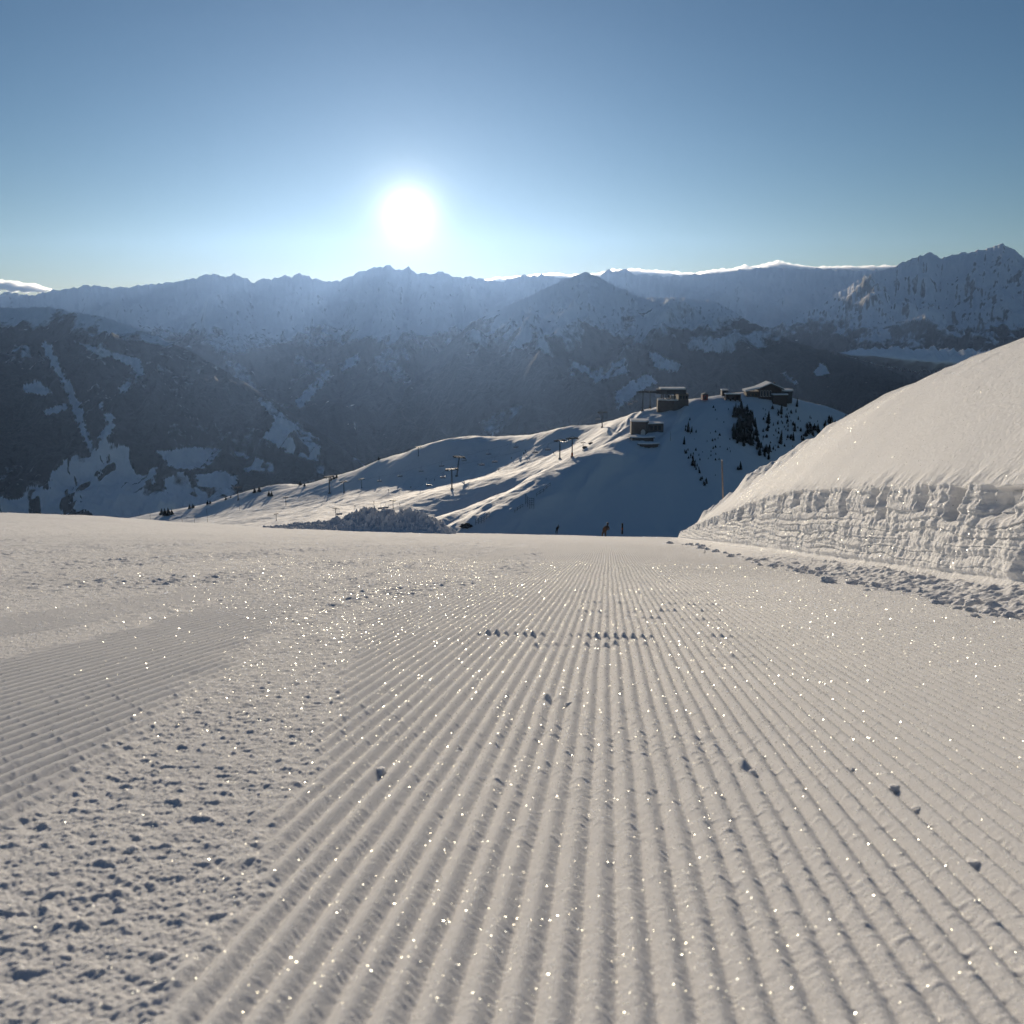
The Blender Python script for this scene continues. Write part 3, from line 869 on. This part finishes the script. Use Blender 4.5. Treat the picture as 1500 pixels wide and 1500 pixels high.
# mountain hut with gable roof
ht = place("mountain_hut", 1128, 583, 642, "mountain restaurant with snowy gable roof, windows and side wings on the summit", "hut")
wl = MB().profile([(-16, -6), (16, -6), (16, 12), (0, 19.5), (-16, 13)], 0, 26).build("wall", M_WOOD, ht)
for sx in (-1, 1):
    MB().profile([(0, 19.6), (sx * 19, 11.6), (sx * 19, 12.8), (0, 21)], -3, 28).build("roof_side", M_FASC, ht)
    MB().profile([(0, 21.0), (sx * 19, 12.8), (sx * 19, 14.0), (0, 22.4)], -3, 28).build("roof_snow", M_ROOFSNOW, ht)
for k in range(4):
    f = MB().box(-14 + 4.2 * k, -11.2 + 4.2 * k, -.5, .3, 2, 10.5).build("window", M_PALE, wl)
    MB().box(-13.6 + 4.2 * k, -11.6 + 4.2 * k, -.8, -.5, 2.6, 10).build("pane", M_GLASS, f)
MB().box(3.5, 7.5, -.6, .3, -1, 7).build("door", M_DARK, wl)
lw = MB().box(-33, -16.2, 4, 22, -3, 9).build("left_wing", M_WOOD, ht)
MB().profile([(-35, 9), (-15.8, 13.5), (-15.8, 15.6), (-35, 11.2)], 2, 24).build("wing_roof", M_ROOFSNOW, lw)
for k in range(3): MB().box(-31 + 5 * k, -27.6 + 5 * k, 3.5, 4.2, 2, 6).build("window", M_GLASS, lw)
tr = MB().prism([(2, -9), (23, -7), (23, -0.4), (2, -0.4)], -12, 5).build("terrace", M_WOOD, ht)
MB().prism([(1.4, -9.6), (23.6, -7.6), (23.6, -.5), (1.4, -.5)], 5, 6.6).build("terrace_snow", M_ROOFSNOW, tr)
rw = MB().prism([(17, 3), (26, 0), (33, 4), (34, 14), (28, 22), (17, 22)], -8, 9.5).build("round_wing", M_FASC, ht)
MB().prism([(16.4, 2.4), (26, -.8), (33.8, 3.6), (34.8, 14.2), (28.4, 22.8), (16.4, 22.8)], 9.5, 11.8).build("wing_snow", M_ROOFSNOW, rw)
MB().box(7, 9, 10, 12, 16, 22).build("chimney", M_CONC, ht)

rh = place("small_hut", 1033, 584, 628, "small red brown hut on the sunlit snow beside the top station", "hut")
wl = MB().box(-4, 4, 0, 8, -2, 5.6).build("wall", M_RED, rh)
MB().profile([(-4.8, 5.6), (4.8, 5.6), (4.8, 6.3), (0, 8), (-4.8, 6.3)], -.8, 8.8).build("roof", M_FASC, rh)
MB().box(-1, 1, -.4, .2, -1, 3.6).build("door", M_DARK, wl)
MB().box(-6.4, -5.6, 0, .8, -2, 7).build("flag_post", M_DARK, rh)
rh = place("small_hut", 1062, 577, 640, "small grey box hut with snowy roof between the red hut and the restaurant", "hut")
wl = MB().box(-4.4, 4.4, 0, 9, -3, 5).build("wall", M_FASC, rh)
MB().box(-5, 5, -.6, 9.6, 5, 6.3, bev=.3).build("roof_snow", M_ROOFSNOW, rh)
MB().box(-2.4, 1, -.4, .2, .6, 3.6).build("window", M_GLASS, wl)

ga = place("arched_gallery", 1074, 586, 632, "dark timber gallery with arched openings under the hut terrace", "gallery")
MB().box(-11, 11, 0, 10, 6.5, 8.2).build("deck", M_WOOD, ga)
MB().box(-11.4, 11.4, -.4, 10.4, 8.2, 9.4).build("deck_snow", M_ROOFSNOW, ga)
for k in range(4):
    MB().box(-11 + 6.7 * k, -9.2 + 6.7 * k, 0.4, 9, -6, 6.5).build("pier", M_WOOD, ga)
for k in range(3):
    x = -9.2 + 6.7 * k
    MB().profile([(x, 6.5), (x, 3), (x + .8, 4.8), (x + 2.45, 5.6), (x + 4.1, 4.8), (x + 4.9, 3), (x + 4.9, 6.5)], 1, 2.4).build("arch", M_WOOD, ga)
MB().box(-10, 10, 8.2, 8.9, -6, 6.4).build("back_wall", M_DARK, ga)

# ------------------------------------------------------------------ conifers
def make_conifer(seed, slim, ragged):
    rnd = random.Random(seed); bm = bmesh.new()
    for k in range(26):
        t = k / 25.0; z = 0.10 + 0.86 * t
        R = slim * (1 - t) ** 0.85 * (0.75 + ragged * rnd.random()) + 0.012
        nb = 9 if t < .6 else 6
        for j in range(nb):
            if rnd.random() < 0.14: continue
            a = 2 * math.pi * (j + rnd.random() * .8) / nb; r = R * (0.65 + .5 * rnd.random()); wv = .34 * r + .02
            c, s_ = math.cos(a), math.sin(a); dz = -.05 - .10 * r - .05 * rnd.random()
            p0 = bm.verts.new((0, 0, z + .04)); p1 = bm.verts.new((c * r * .6 - s_ * wv, s_ * r * .6 + c * wv, z + dz * .6))
            p2 = bm.verts.new((c * r, s_ * r, z + dz)); p3 = bm.verts.new((c * r * .6 + s_ * wv, s_ * r * .6 - c * wv, z + dz * .6))
            p4 = bm.verts.new((c * r * .55, s_ * r * .55, z + dz * .5 + .035))
            for f in ((p0, p1, p4), (p1, p2, p4), (p2, p3, p4), (p3, p0, p4)): bm.faces.new(f)
    me = bpy.data.meshes.new("crown"); bm.to_mesh(me); bm.free(); me.materials.append(M_NEEDLE)
    r = empty("conifer_tree", (0, 0, 0))
    o = bpy.data.objects.new("crown", me); COL.objects.link(o); o.parent = r
    MB().tube((0, 0, -.06), (0, 0, .9), .026, .006, 6).build("trunk", M_BARK, r)
    return r


CON = [make_conifer(1, .20, .5), make_conifer(2, .26, .6), make_conifer(3, .32, .7)]
con_used = [False] * 3
rng = random.Random(5)


def conifer(px, base, hpx, label, group, kind=None, D=None):
    h = hill_hit(px, base) if D is None else Vector(at(px, base, D))
    if h is None: return
    k = rng.randrange(3) if kind is None else kind
    if con_used[k]: o = copy_tree(CON[k])
    else: o = CON[k]; con_used[k] = True
    H = hpx / F * h.y / CP
    o.location = h - Vector((0, 0, .03 * H)); o.scale = (H * rng.uniform(.9, 1.25), H * rng.uniform(.9, 1.25), H)
    o.rotation_euler = (rng.uniform(-.05, .05), rng.uniform(-.05, .05), rng.uniform(0, 6.28))
    tag(o, label, "conifer", group)


def fill(poly, n, h0, h1, label, group):
    xs = [p[0] for p in poly]; ys = [p[1] for p in poly]; c = 0; t = 0
    while c < n and t < n * 40:
        t += 1; x = rng.uniform(min(xs), max(xs)); y = rng.uniform(min(ys), max(ys))
        if in_poly(np.array([x]), np.array([y]), poly)[0]:
            conifer(x, y, rng.uniform(h0, h1), label, group); c += 1


fill([(1073, 603), (1085, 596), (1098, 602), (1108, 625), (1110, 648), (1098, 658), (1086, 656), (1073, 646)], 72, 9, 17, "dark conifer in the dense stand below the arched gallery", "conifers of the dense stand below the gallery")
fill([(1104, 645), (1128, 660), (1126, 674), (1110, 668)], 20, 7, 13, "dark conifer in the thin band running down from the dense stand", "conifers in the band below the dense stand")
fill([(1105, 600), (1160, 600), (1222, 622), (1215, 640), (1180, 650), (1140, 664), (1118, 648)], 92, 2.5, 7, "small stunted conifer scattered over the shaded slope below the restaurant", "stunted conifers below the restaurant")
fill([(1000, 600), (1068, 596), (1072, 680), (1050, 700), (1010, 660)], 36, 2, 5, "tiny conifer on the bare shaded slope below the top station", "tiny conifers below the top station")
fill([(1000, 660), (1008, 658), (1036, 708), (1030, 714)], 24, 3.5, 7, "low dark dwarf pine on the diagonal rib of the shaded slope", "dwarf pines along the diagonal rib")
fill([(1176, 628), (1200, 622), (1200, 640), (1180, 644)], 15, 7, 12, "dark conifer in the clump at the right edge of the slope, above the snow bank", "conifers above the snow bank edge")
fill([(1212, 612), (1228, 618), (1226, 626), (1214, 622)], 7, 6, 9, "conifer in the small group near the right end of the ridge", "conifers near the right end of the ridge")
for (x, b, h, lab) in ((1125, 621, 20, "tall slender conifer right of the dense stand"), (1124, 632, 14, "conifer standing directly below the tall slender one"), (1143, 651, 22, "largest single conifer low on the shaded slope"), (1144, 607, 17, "conifer close under the restaurant terrace"),
                       (1167, 597, 14, "conifer right of the restaurant's round wing"), (1164, 632, 14, "bushy conifer halfway down the slope under the round wing"), (1162, 646, 14, "conifer at the snow bank edge, left of the clump"), (1239, 614, 8, "last conifer on the ridge before the snow bank"),
                       (1008, 633, 17, "tallest conifer of the trio below the top station"), (1013, 634, 10, "right hand conifer of the trio below the top station"), (1004, 632, 8, "left hand conifer of the trio below the top station"), (1002, 651, 13, "lone conifer below the trio"), (1015, 683, 16, "lone conifer at the middle of the diagonal rib"),
                       (1085, 688, 14, "lone conifer low on the slope, near the grey pole"), (1081, 689, 7, "small conifer leaning on the lone one near the grey pole"), (1035, 709, 10, "lowest conifer of the diagonal rib")):
    conifer(x, b, h, lab, None, 0 if h > 13 else None)
for (x, b, h) in ((237, 754, 10), (242, 755, 12), (247, 755, 12), (252, 754, 9)): conifer(x, b, h, "conifer in the clump at the far left end of the ridge", "conifers at the far left end of the ridge", 2)
for (x, b, h) in ((278, 745, 8), (283, 744, 7), (288, 741, 8), (304, 739, 7), (308, 738, 6), (331, 732, 5), (338, 729, 4)): conifer(x, b, h, "small conifer in the loose row along the far left ridge", "conifers in the row along the far left ridge", 2)
for (x, b, h) in ((373, 722, 9), (380, 720, 9)): conifer(x, b, h, "round dark conifer of the pair on the lit ridge hump", "pair of conifers on the ridge hump", 2)
for (x, b, h) in ((394, 727, 9), (398, 727, 8)): conifer(x, b, h, "conifer of the pair in the shade below the ridge hump", "pair of conifers below the ridge hump", 2)
for (x, b, h) in ((440, 711, 8), (446, 712, 6)): conifer(x, b, h, "conifer of the pair where the lit crest dips", "pair of conifers in the crest dip", 2)
for (x, b, h) in ((485, 704, 7), (489, 702, 7), (493, 700, 7)): conifer(x, b, h, "little conifer of the three beside a lift pylon on the ridge", "three conifers beside the ridge pylon", 2)
conifer(555, 674, 6, "single small conifer on the skyline of the left ridge", None, 2)
for o in CON:
    if not con_used[CON.index(o)]:
        for c in list(o.children): bpy.data.objects.remove(c)
        bpy.data.objects.remove(o)

# ------------------------------------------------------------------ snow fences and poles on the nose
def fence(pts, hm, label, nrail=3):
    r = empty("snow_fence", pts[0], 0, 1, label, "snow fence")
    o = Vector(pts[0]); rel = [Vector(p) - o for p in pts]
    for p in rel: MB().tube(p - Vector((0, 0, .5)), p + Vector((0, 0, hm)), .09, n=6).build("post", M_WOOD, r)
    for k in range(nrail):
        m = MB(); z = hm * (.35 + .6 * k / max(1, nrail - 1))
        for a, b in zip(rel[:-1], rel[1:]): m.tube(a + Vector((0, 0, z)), b + Vector((0, 0, z)), .06, n=5)
        m.build("rail", M_WOOD, r)


def trace(pts):
    out = []
    for p in pts:
        h = hill_hit(*p)
        if h is not None: out.append(h)
    return out


fence(trace([(697, 778), (701, 774), (705, 770), (709, 766), (713, 762), (717, 759)]), 2.6, "wooden snow fence at the foot of the bright snow nose")
fence(trace([(770, 740), (773, 743), (776, 745), (779, 746), (782, 745)]), 4.6, "tall lattice snow fence halfway up the bright snow nose", 4)
fence(trace([(786, 728), (791, 725), (796, 721), (801, 717), (806, 713)]), 1.6, "low snow fence climbing the nose behind the lattice fence", 2)
fence(trace([(754, 752), (758, 749), (762, 746), (766, 743)]), 1.4, "short snow fence below the lattice fence", 2)


def rock(px, py, size, seed, label):
    h = hill_hit(px, py)
    if h is None: return
    bm = bmesh.new(); bmesh.ops.create_icosphere(bm, subdivisions=3, radius=1)
    for v in bm.verts:
        n_ = float(fbm(np.array(v.co.x * 1.4 + seed), np.array(v.co.y * 1.4 + v.co.z * 1.9), 4, seed))
        v.co *= (1 + .45 * n_); v.co.z *= .65
    me = bpy.data.meshes.new("rock"); bm.to_mesh(me); bm.free(); me.materials.append(M_ROCK)
    o = bpy.data.objects.new("rock", me); COL.objects.link(o); o.location = h; o.scale = (size * 1.3, size, size)
    tag(o, label, "rock")


M_ROCK = simple("dark_rock", (0.05, 0.048, 0.046), 0.9, var=.5, scale=1.2)
rock(684, 775, 2.0, 3, "dark bare rock at the foot of the bright snow nose")
rock(858, 656, 1.5, 5, "dark rock patch on the upper nose beside the short pylon")
rock(866, 650, 1.2, 8, "small rock patch above the dark one on the upper nose")

for (px, ty, by, lab) in ((304, 746, 766, "tallest of the thin poles on the lower left slope"), (285, 757, 767, "short thin pole in the middle of the lower left slope"), (267, 757, 768, "thin pole at the left of the lower left slope"), (351, 732, 749, "thin pole under the farthest lift pylon"), (221, 754, 771, "outermost thin pole, at the far left end of the slope"),
                         (982, 634, 648, "slender white topped pole on the shaded slope below the station")):
    h = hill_hit(px, by - 1)
    if h is None: continue
    H = (by - ty) / F * h.y
    o = empty("marker_pole", h, 0, 1, lab, "pole")
    MB().tube((0, 0, -.5), (0, 0, H), .13, .1, 6).build("shaft", M_POLE, o)
    MB().tube((0, 0, H), (0, 0, H + .35), .16, .16, 6).build("cap", M_PALE, o)

# grey piste marker pole behind the snow bank
b = Vector(at(1060, 741, 46.5)); t = Vector(at(1057.5, 674, 46.5))
o = empty("piste_pole", b, 0, 1, "tall grey wooden piste pole sticking up behind the snow bank", "pole")
MB().tube((0, 0, -.3), t - b, .040, .034, 10).build("shaft", M_POLE, o, True)
MB().tube((t - b) * .985, (t - b) * 1.004, .042, .038, 10).build("tip", M_PALE, o, True)

# ------------------------------------------------------------------ people
def skin_body(name, joints, edges, mat, parent=None):
    me = bpy.data.meshes.new(name); me.from_pydata([j[0] for j in joints], edges, [])
    o = bpy.data.objects.new(name, me); COL.objects.link(o)
    m = o.modifiers.new("skin", 'SKIN'); sl = me.skin_vertices[0].data
    for i, j in enumerate(joints):
        sl[i].radius = j[1] if isinstance(j[1], tuple) else (j[1], j[1]); sl[i].use_root = (i == 0)
    m.use_smooth_shade = True
    o.modifiers.new("sub", 'SUBSURF').levels = 1; o.modifiers["sub"].render_levels = 1
    dg = bpy.context.evaluated_depsgraph_get()
    me2 = bpy.data.meshes.new_from_object(o.evaluated_get(dg))
    bpy.data.objects.remove(o)
    me2.name = name; me2.materials.clear(); me2.materials.append(mat)
    for p in me2.polygons: p.use_smooth = True
    o = bpy.data.objects.new(name, me2); COL.objects.link(o)
    if parent: o.parent = parent
    return o


M_CLOTH = simple("dark_ski_clothes", (0.035, 0.028, 0.028), 0.85)
M_CLOTH2 = simple("brown_ski_clothes", (0.07, 0.04, 0.03), 0.85)
M_SKIN = simple("skin", (0.45, 0.28, 0.2), 0.6)


def make_skier(lean, cloth, helmet):
    r = empty("person", (0, 0, 0))
    J = [((0, 0, .92), (.21, .17)), ((lean * .25, .03, 1.15), (.21, .17)), ((lean * .55, .06, 1.40), (.24, .17)), ((lean * .72, .09, 1.53), .065), ((lean * .85, .12, 1.66), (.10, .115)),
         ((-.13, .05, .88), .11), ((-.16, .20, .50), .085), ((-.17, .06, .10), .065), ((-.17, .20, .05), (.06, .05)),
         ((.13, .05, .88), .11), ((.16, .20, .50), .085), ((.17, .06, .10), .065), ((.17, .20, .05), (.06, .05)),
         ((lean * .55 - .22, .06, 1.38), .075), ((lean * .5 - .31, .16, 1.12), .075), ((lean * .5 - .24, .38, 1.02), .06), ((lean * .5 - .22, .46, 1.01), .05),
         ((lean * .55 + .22, .06, 1.38), .075), ((lean * .5 + .31, .16, 1.12), .075), ((lean * .5 + .24, .38, 1.02), .06), ((lean * .5 + .22, .46, 1.01), .05)]
    E = [(0, 1), (1, 2), (2, 3), (3, 4), (0, 5), (5, 6), (6, 7), (7, 8), (0, 9), (9, 10), (10, 11), (11, 12), (2, 13), (13, 14), (14, 15), (15, 16), (2, 17), (17, 18), (18, 19), (19, 20)]
    skin_body("body", J, E, cloth, r)
    bm = bmesh.new(); bmesh.ops.create_uvsphere(bm, u_segments=14, v_segments=10, radius=.125)
    for v in bm.verts: v.co = Vector((v.co.x * .92, v.co.y * 1.05, v.co.z)) + Vector((lean * .88, .115, 1.71))
    me = bpy.data.meshes.new("helmet"); bm.to_mesh(me); bm.free(); me.materials.append(helmet)
    o = bpy.data.objects.new("helmet", me); COL.objects.link(o); o.parent = r
    return r


def stand(o, px, top, hpx, D, rz):
    p = Vector(at(px, top + hpx, D)); o.location = p; o.scale = (hpx / F * D / CP / 1.83,) * 3; o.rotation_euler = (0, 0, rz)


p1 = make_skier(.42, M_CLOTH, M_DARK)
stand(p1, 885, 765, 27, 96, .15); tag(p1, "skier in dark brown clothes leaning right, half hidden behind the piste edge", "skier")
MB().box(-.16, .16, -.16, -.05, 1.02, 1.42, bev=.04).build("backpack", M_CLOTH2, p1)
p2 = copy_tree(p1)
stand(p2, 816, 768.5, 14, 190, .6); tag(p2, "small distant skier holding out a pole, just past the piste edge", "skier")
sp = MB().tube((.28, .46, 1.02), (1.15, .6, 1.25), .02, n=6).tube((1.1, .59, 1.236), (1.11, .6, 1.24), .06, n=8).build("ski_pole", M_DARK)
sp.location = p2.location; sp.scale = p2.scale; sp.rotation_euler = p2.rotation_euler
tag(sp, "ski pole held out by the small distant skier", "ski pole")
mk = empty("marker_post", at(911.5, 775, 185), 0, 1, "short dark marker post with orange band beyond the piste edge", "post")
MB().box(-.16, .16, -.12, .12, -1.0, 1.15, bev=.03).build("post_body", M_WOOD, mk)
MB().box(-.17, .17, -.13, .13, -.1, .25).build("band", M_ORANGE, mk)
far0 = None
for (px, by) in ((569, 720), (624, 704), (811, 666), (767, 666), (770, 663), (749, 673), (700, 683), (731, 690), (602, 716), (586, 741), (636, 705), (680, 709), (548, 738), (520, 744)):
    h = hill_hit(px, by)
    if h is None: continue
    if far0 is None: o = far0 = make_skier(.1, M_CLOTH, M_DARK)
    else: o = copy_tree(far0)
    o.location = h; o.rotation_euler = (0, 0, rng.uniform(0, 6)); o.scale = (1.05,) * 3
    tag(o, "tiny dark skier on the sunlit piste below the lifts", "skier", "tiny skiers on the sunlit piste")

# ------------------------------------------------------------------ rough snow heap along the piste edge
def heap():
    tr = [(385, 772), (430, 767), (470, 764), (500, 761), (515, 753), (530, 747), (545, 749), (560, 747), (580, 751), (600, 748), (618, 751), (632, 757), (648, 765), (668, 780)]
    cols = np.linspace(385, 668, 620); cy = np.interp(cols, [t[0] for t in tr], [t[1] for t in tr])
    D = 70 + 4 * np.sin(cols / 60.0)
    t = np.concatenate([np.linspace(0, 1, 120), 1 + np.linspace(0, 1, 24)[1:]])
    Xg = np.zeros((len(t), len(cols))); Yg = Xg.copy(); Zg = Xg.copy()
    for j, px in enumerate(cols):
        top = at(px, cy[j], D[j]); fr = D[j] - 5.0; frx = top[0] / D[j] * fr
        zb = piste_base(np.array([frx]), np.array([fr]))[0] - .1
        tt = np.clip(t, 0, 1); tb = np.clip(t - 1, 0, 1)
        Yg[:, j] = fr + 5.0 * tt + 7 * tb; Xg[:, j] = top[0] / D[j] * (fr + 5 * tt + 7 * tb)
        Zg[:, j] = zb + (top[2] - zb) * (1 - (1 - tt) ** 1.5) - 3.4 * tb ** 1.3
    w_ = np.clip(t * 4, 0, 1)[:, None]
    hh = np.interp(cols, [385, 500, 530, 640, 668], [.25, .6, 1, .9, .4])[None]
    Zg += w_ * hh * (0.30 * fbm(Xg * 1.9, Yg * 1.5, 5, 501, .6) + .28 * np.clip(fbm(Xg * .7, Yg * .8, 3, 503), -.4, 1) + 0.22 * np.clip(perlin(Xg * 3.2, Yg * 2.6, 504), -.1, 1))
    o = grid_obj("snow_heap", np.stack([Xg, Yg, Zg], -1), snow_mat("heap_snow", 4.0, 0.06), kind=None)
    tag(o, "long rough heap of ploughed snow along the left edge of the piste", "snow heap")


heap()

# ------------------------------------------------------------------ loose clods of snow
def clod_mesh(seed):
    bm = bmesh.new(); bmesh.ops.create_icosphere(bm, subdivisions=4, radius=1)
    for v in bm.verts:
        c = v.co.copy()
        a = np.array(c.x + seed * 3.1); b = np.array(c.y + c.z * 1.7)
        v.co *= 1 + .30 * float(fbm(a * 1.1, b * 1.1, 2, seed)) + .16 * float(fbm(a * 4.3 + c.z, b * 4.3, 3, seed + 50))
        v.co.z *= .68
    me = bpy.data.meshes.new("snow_clod"); bm.to_mesh(me); bm.free(); me.materials.append(M_CLOD)
    for p in me.polygons: p.use_smooth = True
    return me


CL = [clod_mesh(k) for k in range(6)]


def clod(x, y, size, label, group):
    z = float(piste_base(np.array([x]), np.array([y]))[0])
    o = bpy.data.objects.new("snow_clod", CL[rng.randrange(6)]); COL.objects.link(o)
    o.location = (x, y, z + .18 * size); o.scale = (size * rng.uniform(.8, 1.5), size * rng.uniform(.8, 1.2), size * rng.uniform(.8, 1.1))
    o.rotation_euler = (rng.uniform(-.3, .3), rng.uniform(-.3, .3), rng.uniform(0, 6.28))
    tag(o, label, "snow clod", group)


for k in range(150):
    y = 5.6 * (42 / 5.6) ** (rng.random() ** 1.3); u = 2.72 + 0.012 * y + rng.gauss(0, .16 + .004 * y)
    clod(u + KH * y, y, (0.018 + .05 * rng.random() ** 2.2) * (1 + .02 * y), "loose snow clod in the row at the foot of the snow bank", "snow clods at the foot of the bank")
for (px, py, s_, lab) in ((552, 1136, .017, "dark shadowed snow clod alone on the ridges left of the middle"), (1312, 1160, .017, "snow clod on the ridges at the right, largest of the near ones"), (1346, 1190, .012, "small snow clod just below the largest near one"), (1428, 1270, .012, "snow clod on the ridges near the right edge"),
                          (1102, 1136, .013, "snow clod on the ridges right of the middle"), (192, 1250, .012, "snow clod in the loose rough strip at the left"), (232, 1404, .010, "snow clod at the bottom of the loose strip"), (1250, 1130, .009, "tiny snow clod left of the largest near one"),
                          (836, 1035, .016, "snow clod in the middle of the corduroy"), (1008, 1082, .010, "tiny snow clod on the corduroy under the broken ripples")):
    x, y = plane_hit(px, py); clod(float(x), float(y), s_, lab, None)

# ------------------------------------------------------------------ glittering ice crystals lying on the snow
def crystals():
    r = np.random.default_rng(11); N = 260000
    y = 0.95 + (16 - .95) * r.random(N) ** 1.1; x = (r.random(N) ** .6 * 1.25 - .60) * y
    u = x - KH * y
    h, _, _ = piste_detail(x, y); z = piste_base(x, y) + h + .003
    up = np.tile(np.array([0, math.sin(TH), math.cos(TH)]), (N, 1)); c = np.stack([x, y, z], 1)
    bp, bn, bw = BANK_PTS; NB = 60000
    k = r.choice(len(bp), NB, p=bw / bw.sum()); c = np.vstack([c, bp[k] + bn[k] * .004]); up = np.vstack([up, bn[k]]); y = c[:, 1]; N = N + NB
    nrm_ = up + np.where(np.arange(N) < N - NB, np.interp(c[:, 0] / c[:, 1], [-.2, .0, .2, .5], [.38, .45, .70, .85]), .40)[:, None] * r.normal(size=(N, 3)); nrm_ /= np.linalg.norm(nrm_, axis=1)[:, None]
    a = np.cross(nrm_, r.normal(size=(N, 3))); a /= np.linalg.norm(a, axis=1)[:, None]; b = np.cross(nrm_, a)
    s_ = (0.0008 + .0022 * r.random(N) ** 3) * np.where(np.arange(N) < N - NB, np.clip(y / 3.0, .55, 1.7) * np.interp(c[:, 0] / c[:, 1], [0, .3], [1, 1.2]), np.clip(y / 4.0, .55, 2.4))
    V = np.stack([c + a * s_[:, None], c + b * s_[:, None], c - a * s_[:, None], c - b * s_[:, None]], 1).reshape(-1, 3)
    me = bpy.data.meshes.new("ice_crystals"); me.vertices.add(len(V)); me.vertices.foreach_set("co", V.astype(np.float32).ravel())
    me.loops.add(4 * N); me.polygons.add(N); me.loops.foreach_set("vertex_index", np.arange(4 * N, dtype=np.int32))
    me.polygons.foreach_set("loop_start", np.arange(0, 4 * N, 4, dtype=np.int32)); me.update(calc_edges=True)
    m = NT("ice_crystal"); m.n.remove(m.b)
    g = m.node("ShaderNodeBsdfGlossy"); g.inputs['Roughness'].default_value = .30; t_ = m.node("ShaderNodeBsdfTransparent"); mx = m.node("ShaderNodeMixShader"); mx.inputs[0].default_value = .28
    m.link(m.mix(m.noise(300, 0), (1, .93, .72), (.85, .95, 1)), g.inputs['Color']); m.link(t_.outputs[0], mx.inputs[1]); m.link(g.outputs[0], mx.inputs[2]); m.link(mx.outputs[0], m.out.inputs[0])
    me.materials.append(m.m)
    o = bpy.data.objects.new("ice_crystals", me); COL.objects.link(o); tag(o, "tiny glittering ice crystals strewn over the groomed snow", kind='stuff')


crystals()

# ------------------------------------------------------------------ clouds
def cloud_mat(volume):
    m = bpy.data.materials.new("cloud_mass"); m.use_nodes = True; t = m.node_tree; t.nodes.clear()
    o = t.nodes.new("ShaderNodeOutputMaterial")
    if volume:
        v = t.nodes.new("ShaderNodeVolumePrincipled"); v.inputs['Density'].default_value = 0.006; v.inputs['Anisotropy'].default_value = 0.75
        v.inputs['Color'].default_value = (1, 1, 1, 1); t.links.new(v.outputs[0], o.inputs['Volume'])
    else:
        d = t.nodes.new("ShaderNodeBsdfDiffuse"); d.inputs[0].default_value = (.92, .92, .92, 1); t.links.new(d.outputs[0], o.inputs[0])
    return m


M_CLOUD = cloud_mat(True); M_FOG = cloud_mat(False)


def cloud(tr, thick, D, depth, seed, label, name="cloud"):
    n_, k = 260, 40
    px = np.linspace(tr[0][0], tr[-1][0], n_); py = np.interp(px, [t[0] for t in tr], [t[1] for t in tr])
    th = np.interp(px, [t[0] for t in tr], [t[2] for t in tr]) * thick
    P = np.zeros((n_, k, 3)); mpp = D / F
    for i in range(n_):
        c = at(px[i], py[i] + th[i], D)
        for j in range(k):
            a = 2 * math.pi * j / (k - 1)
            P[i, j] = c + np.array((0, depth * math.cos(a) * (th[i] / max(1e-3, thick)) ** .5, th[i] * mpp * math.sin(a)))
    nn = fbm(P[..., 0] / (mpp * 14), P[..., 1] / (mpp * 14) + P[..., 2] / (mpp * 5), 4, seed)
    a = np.linspace(0, 2 * math.pi, k)[None, :]
    P[..., 2] += nn * (th * mpp)[:, None] * 1.0 * np.sin(a); P[:, -1] = P[:, 0]
    o = grid_obj(name, P, M_FOG if name == 'fog_bank' else M_CLOUD, kind=None)
    tag(o, label, "cloud")


cloud([(700, 411, .1), (730, 408, .8), (765, 405, .6), (800, 402, .9), (840, 404, .6), (875, 402, .6), (890, 397, 1), (920, 396, .8), (960, 399, 1), (1005, 402, .8), (1060, 396, 1), (1110, 390, 1), (1132, 386, 1.3), (1150, 389, 1), (1190, 392, .8), (1250, 392, .9), (1305, 390, .7), (1330, 392, .1)], 5, 23500, 900, 601, "thin bright band of cloud lying along the far skyline")
cloud([(-60, 418, .1), (-20, 412, .9), (20, 413, 1.0), (45, 418, .8), (75, 425, .1)], 6, 23500, 900, 605, "small warm cloud on the horizon at the far left")
cloud([(1235, 518, .1), (1262, 514, .5), (1300, 514, .9), (1340, 515, 1.1), (1380, 517, 1.1), (1430, 518, 1.1), (1520, 522, .6), (1560, 527, .1)], 10, 6900, 350, 609, "bright fog bank lying in the valley beyond the snow bank", "fog_bank")

# ------------------------------------------------------------------ haze
def haze(density, x0, x1, y0, y1, z0, z1):
    bm = bmesh.new()
    vs = [bm.verts.new((x, y, z)) for x in (x0, x1) for y in (y0, y1) for z in (z0, z1)]
    for f in ((0, 1, 3, 2), (4, 6, 7, 5), (0, 4, 5, 1), (2, 3, 7, 6), (0, 2, 6, 4), (1, 5, 7, 3)): bm.faces.new([vs[i] for i in f])
    bmesh.ops.recalc_face_normals(bm, faces=bm.faces)
    me = bpy.data.meshes.new("haze"); bm.to_mesh(me); bm.free()
    m = bpy.data.materials.new("haze_air"); m.use_nodes = True
    t = m.node_tree; t.nodes.remove(t.nodes["Principled BSDF"])
    v = t.nodes.new("ShaderNodeVolumePrincipled"); v.inputs['Density'].default_value = density
    v.inputs['Color'].default_value = (0.31, 0.51, 0.95, 1); v.inputs['Anisotropy'].default_value = 0.69
    t.links.new(v.outputs[0], t.nodes["Material Output"].inputs['Volume'])
    me.materials.append(m)
    o = bpy.data.objects.new("haze", me); COL.objects.link(o); o['kind'] = 'stuff'
    tag(o, "pale blue haze filling the valley in front of the far mountains")
    return o


haze(1.12e-5, -17000, 17000, -300, 21500, -4200, 1350)
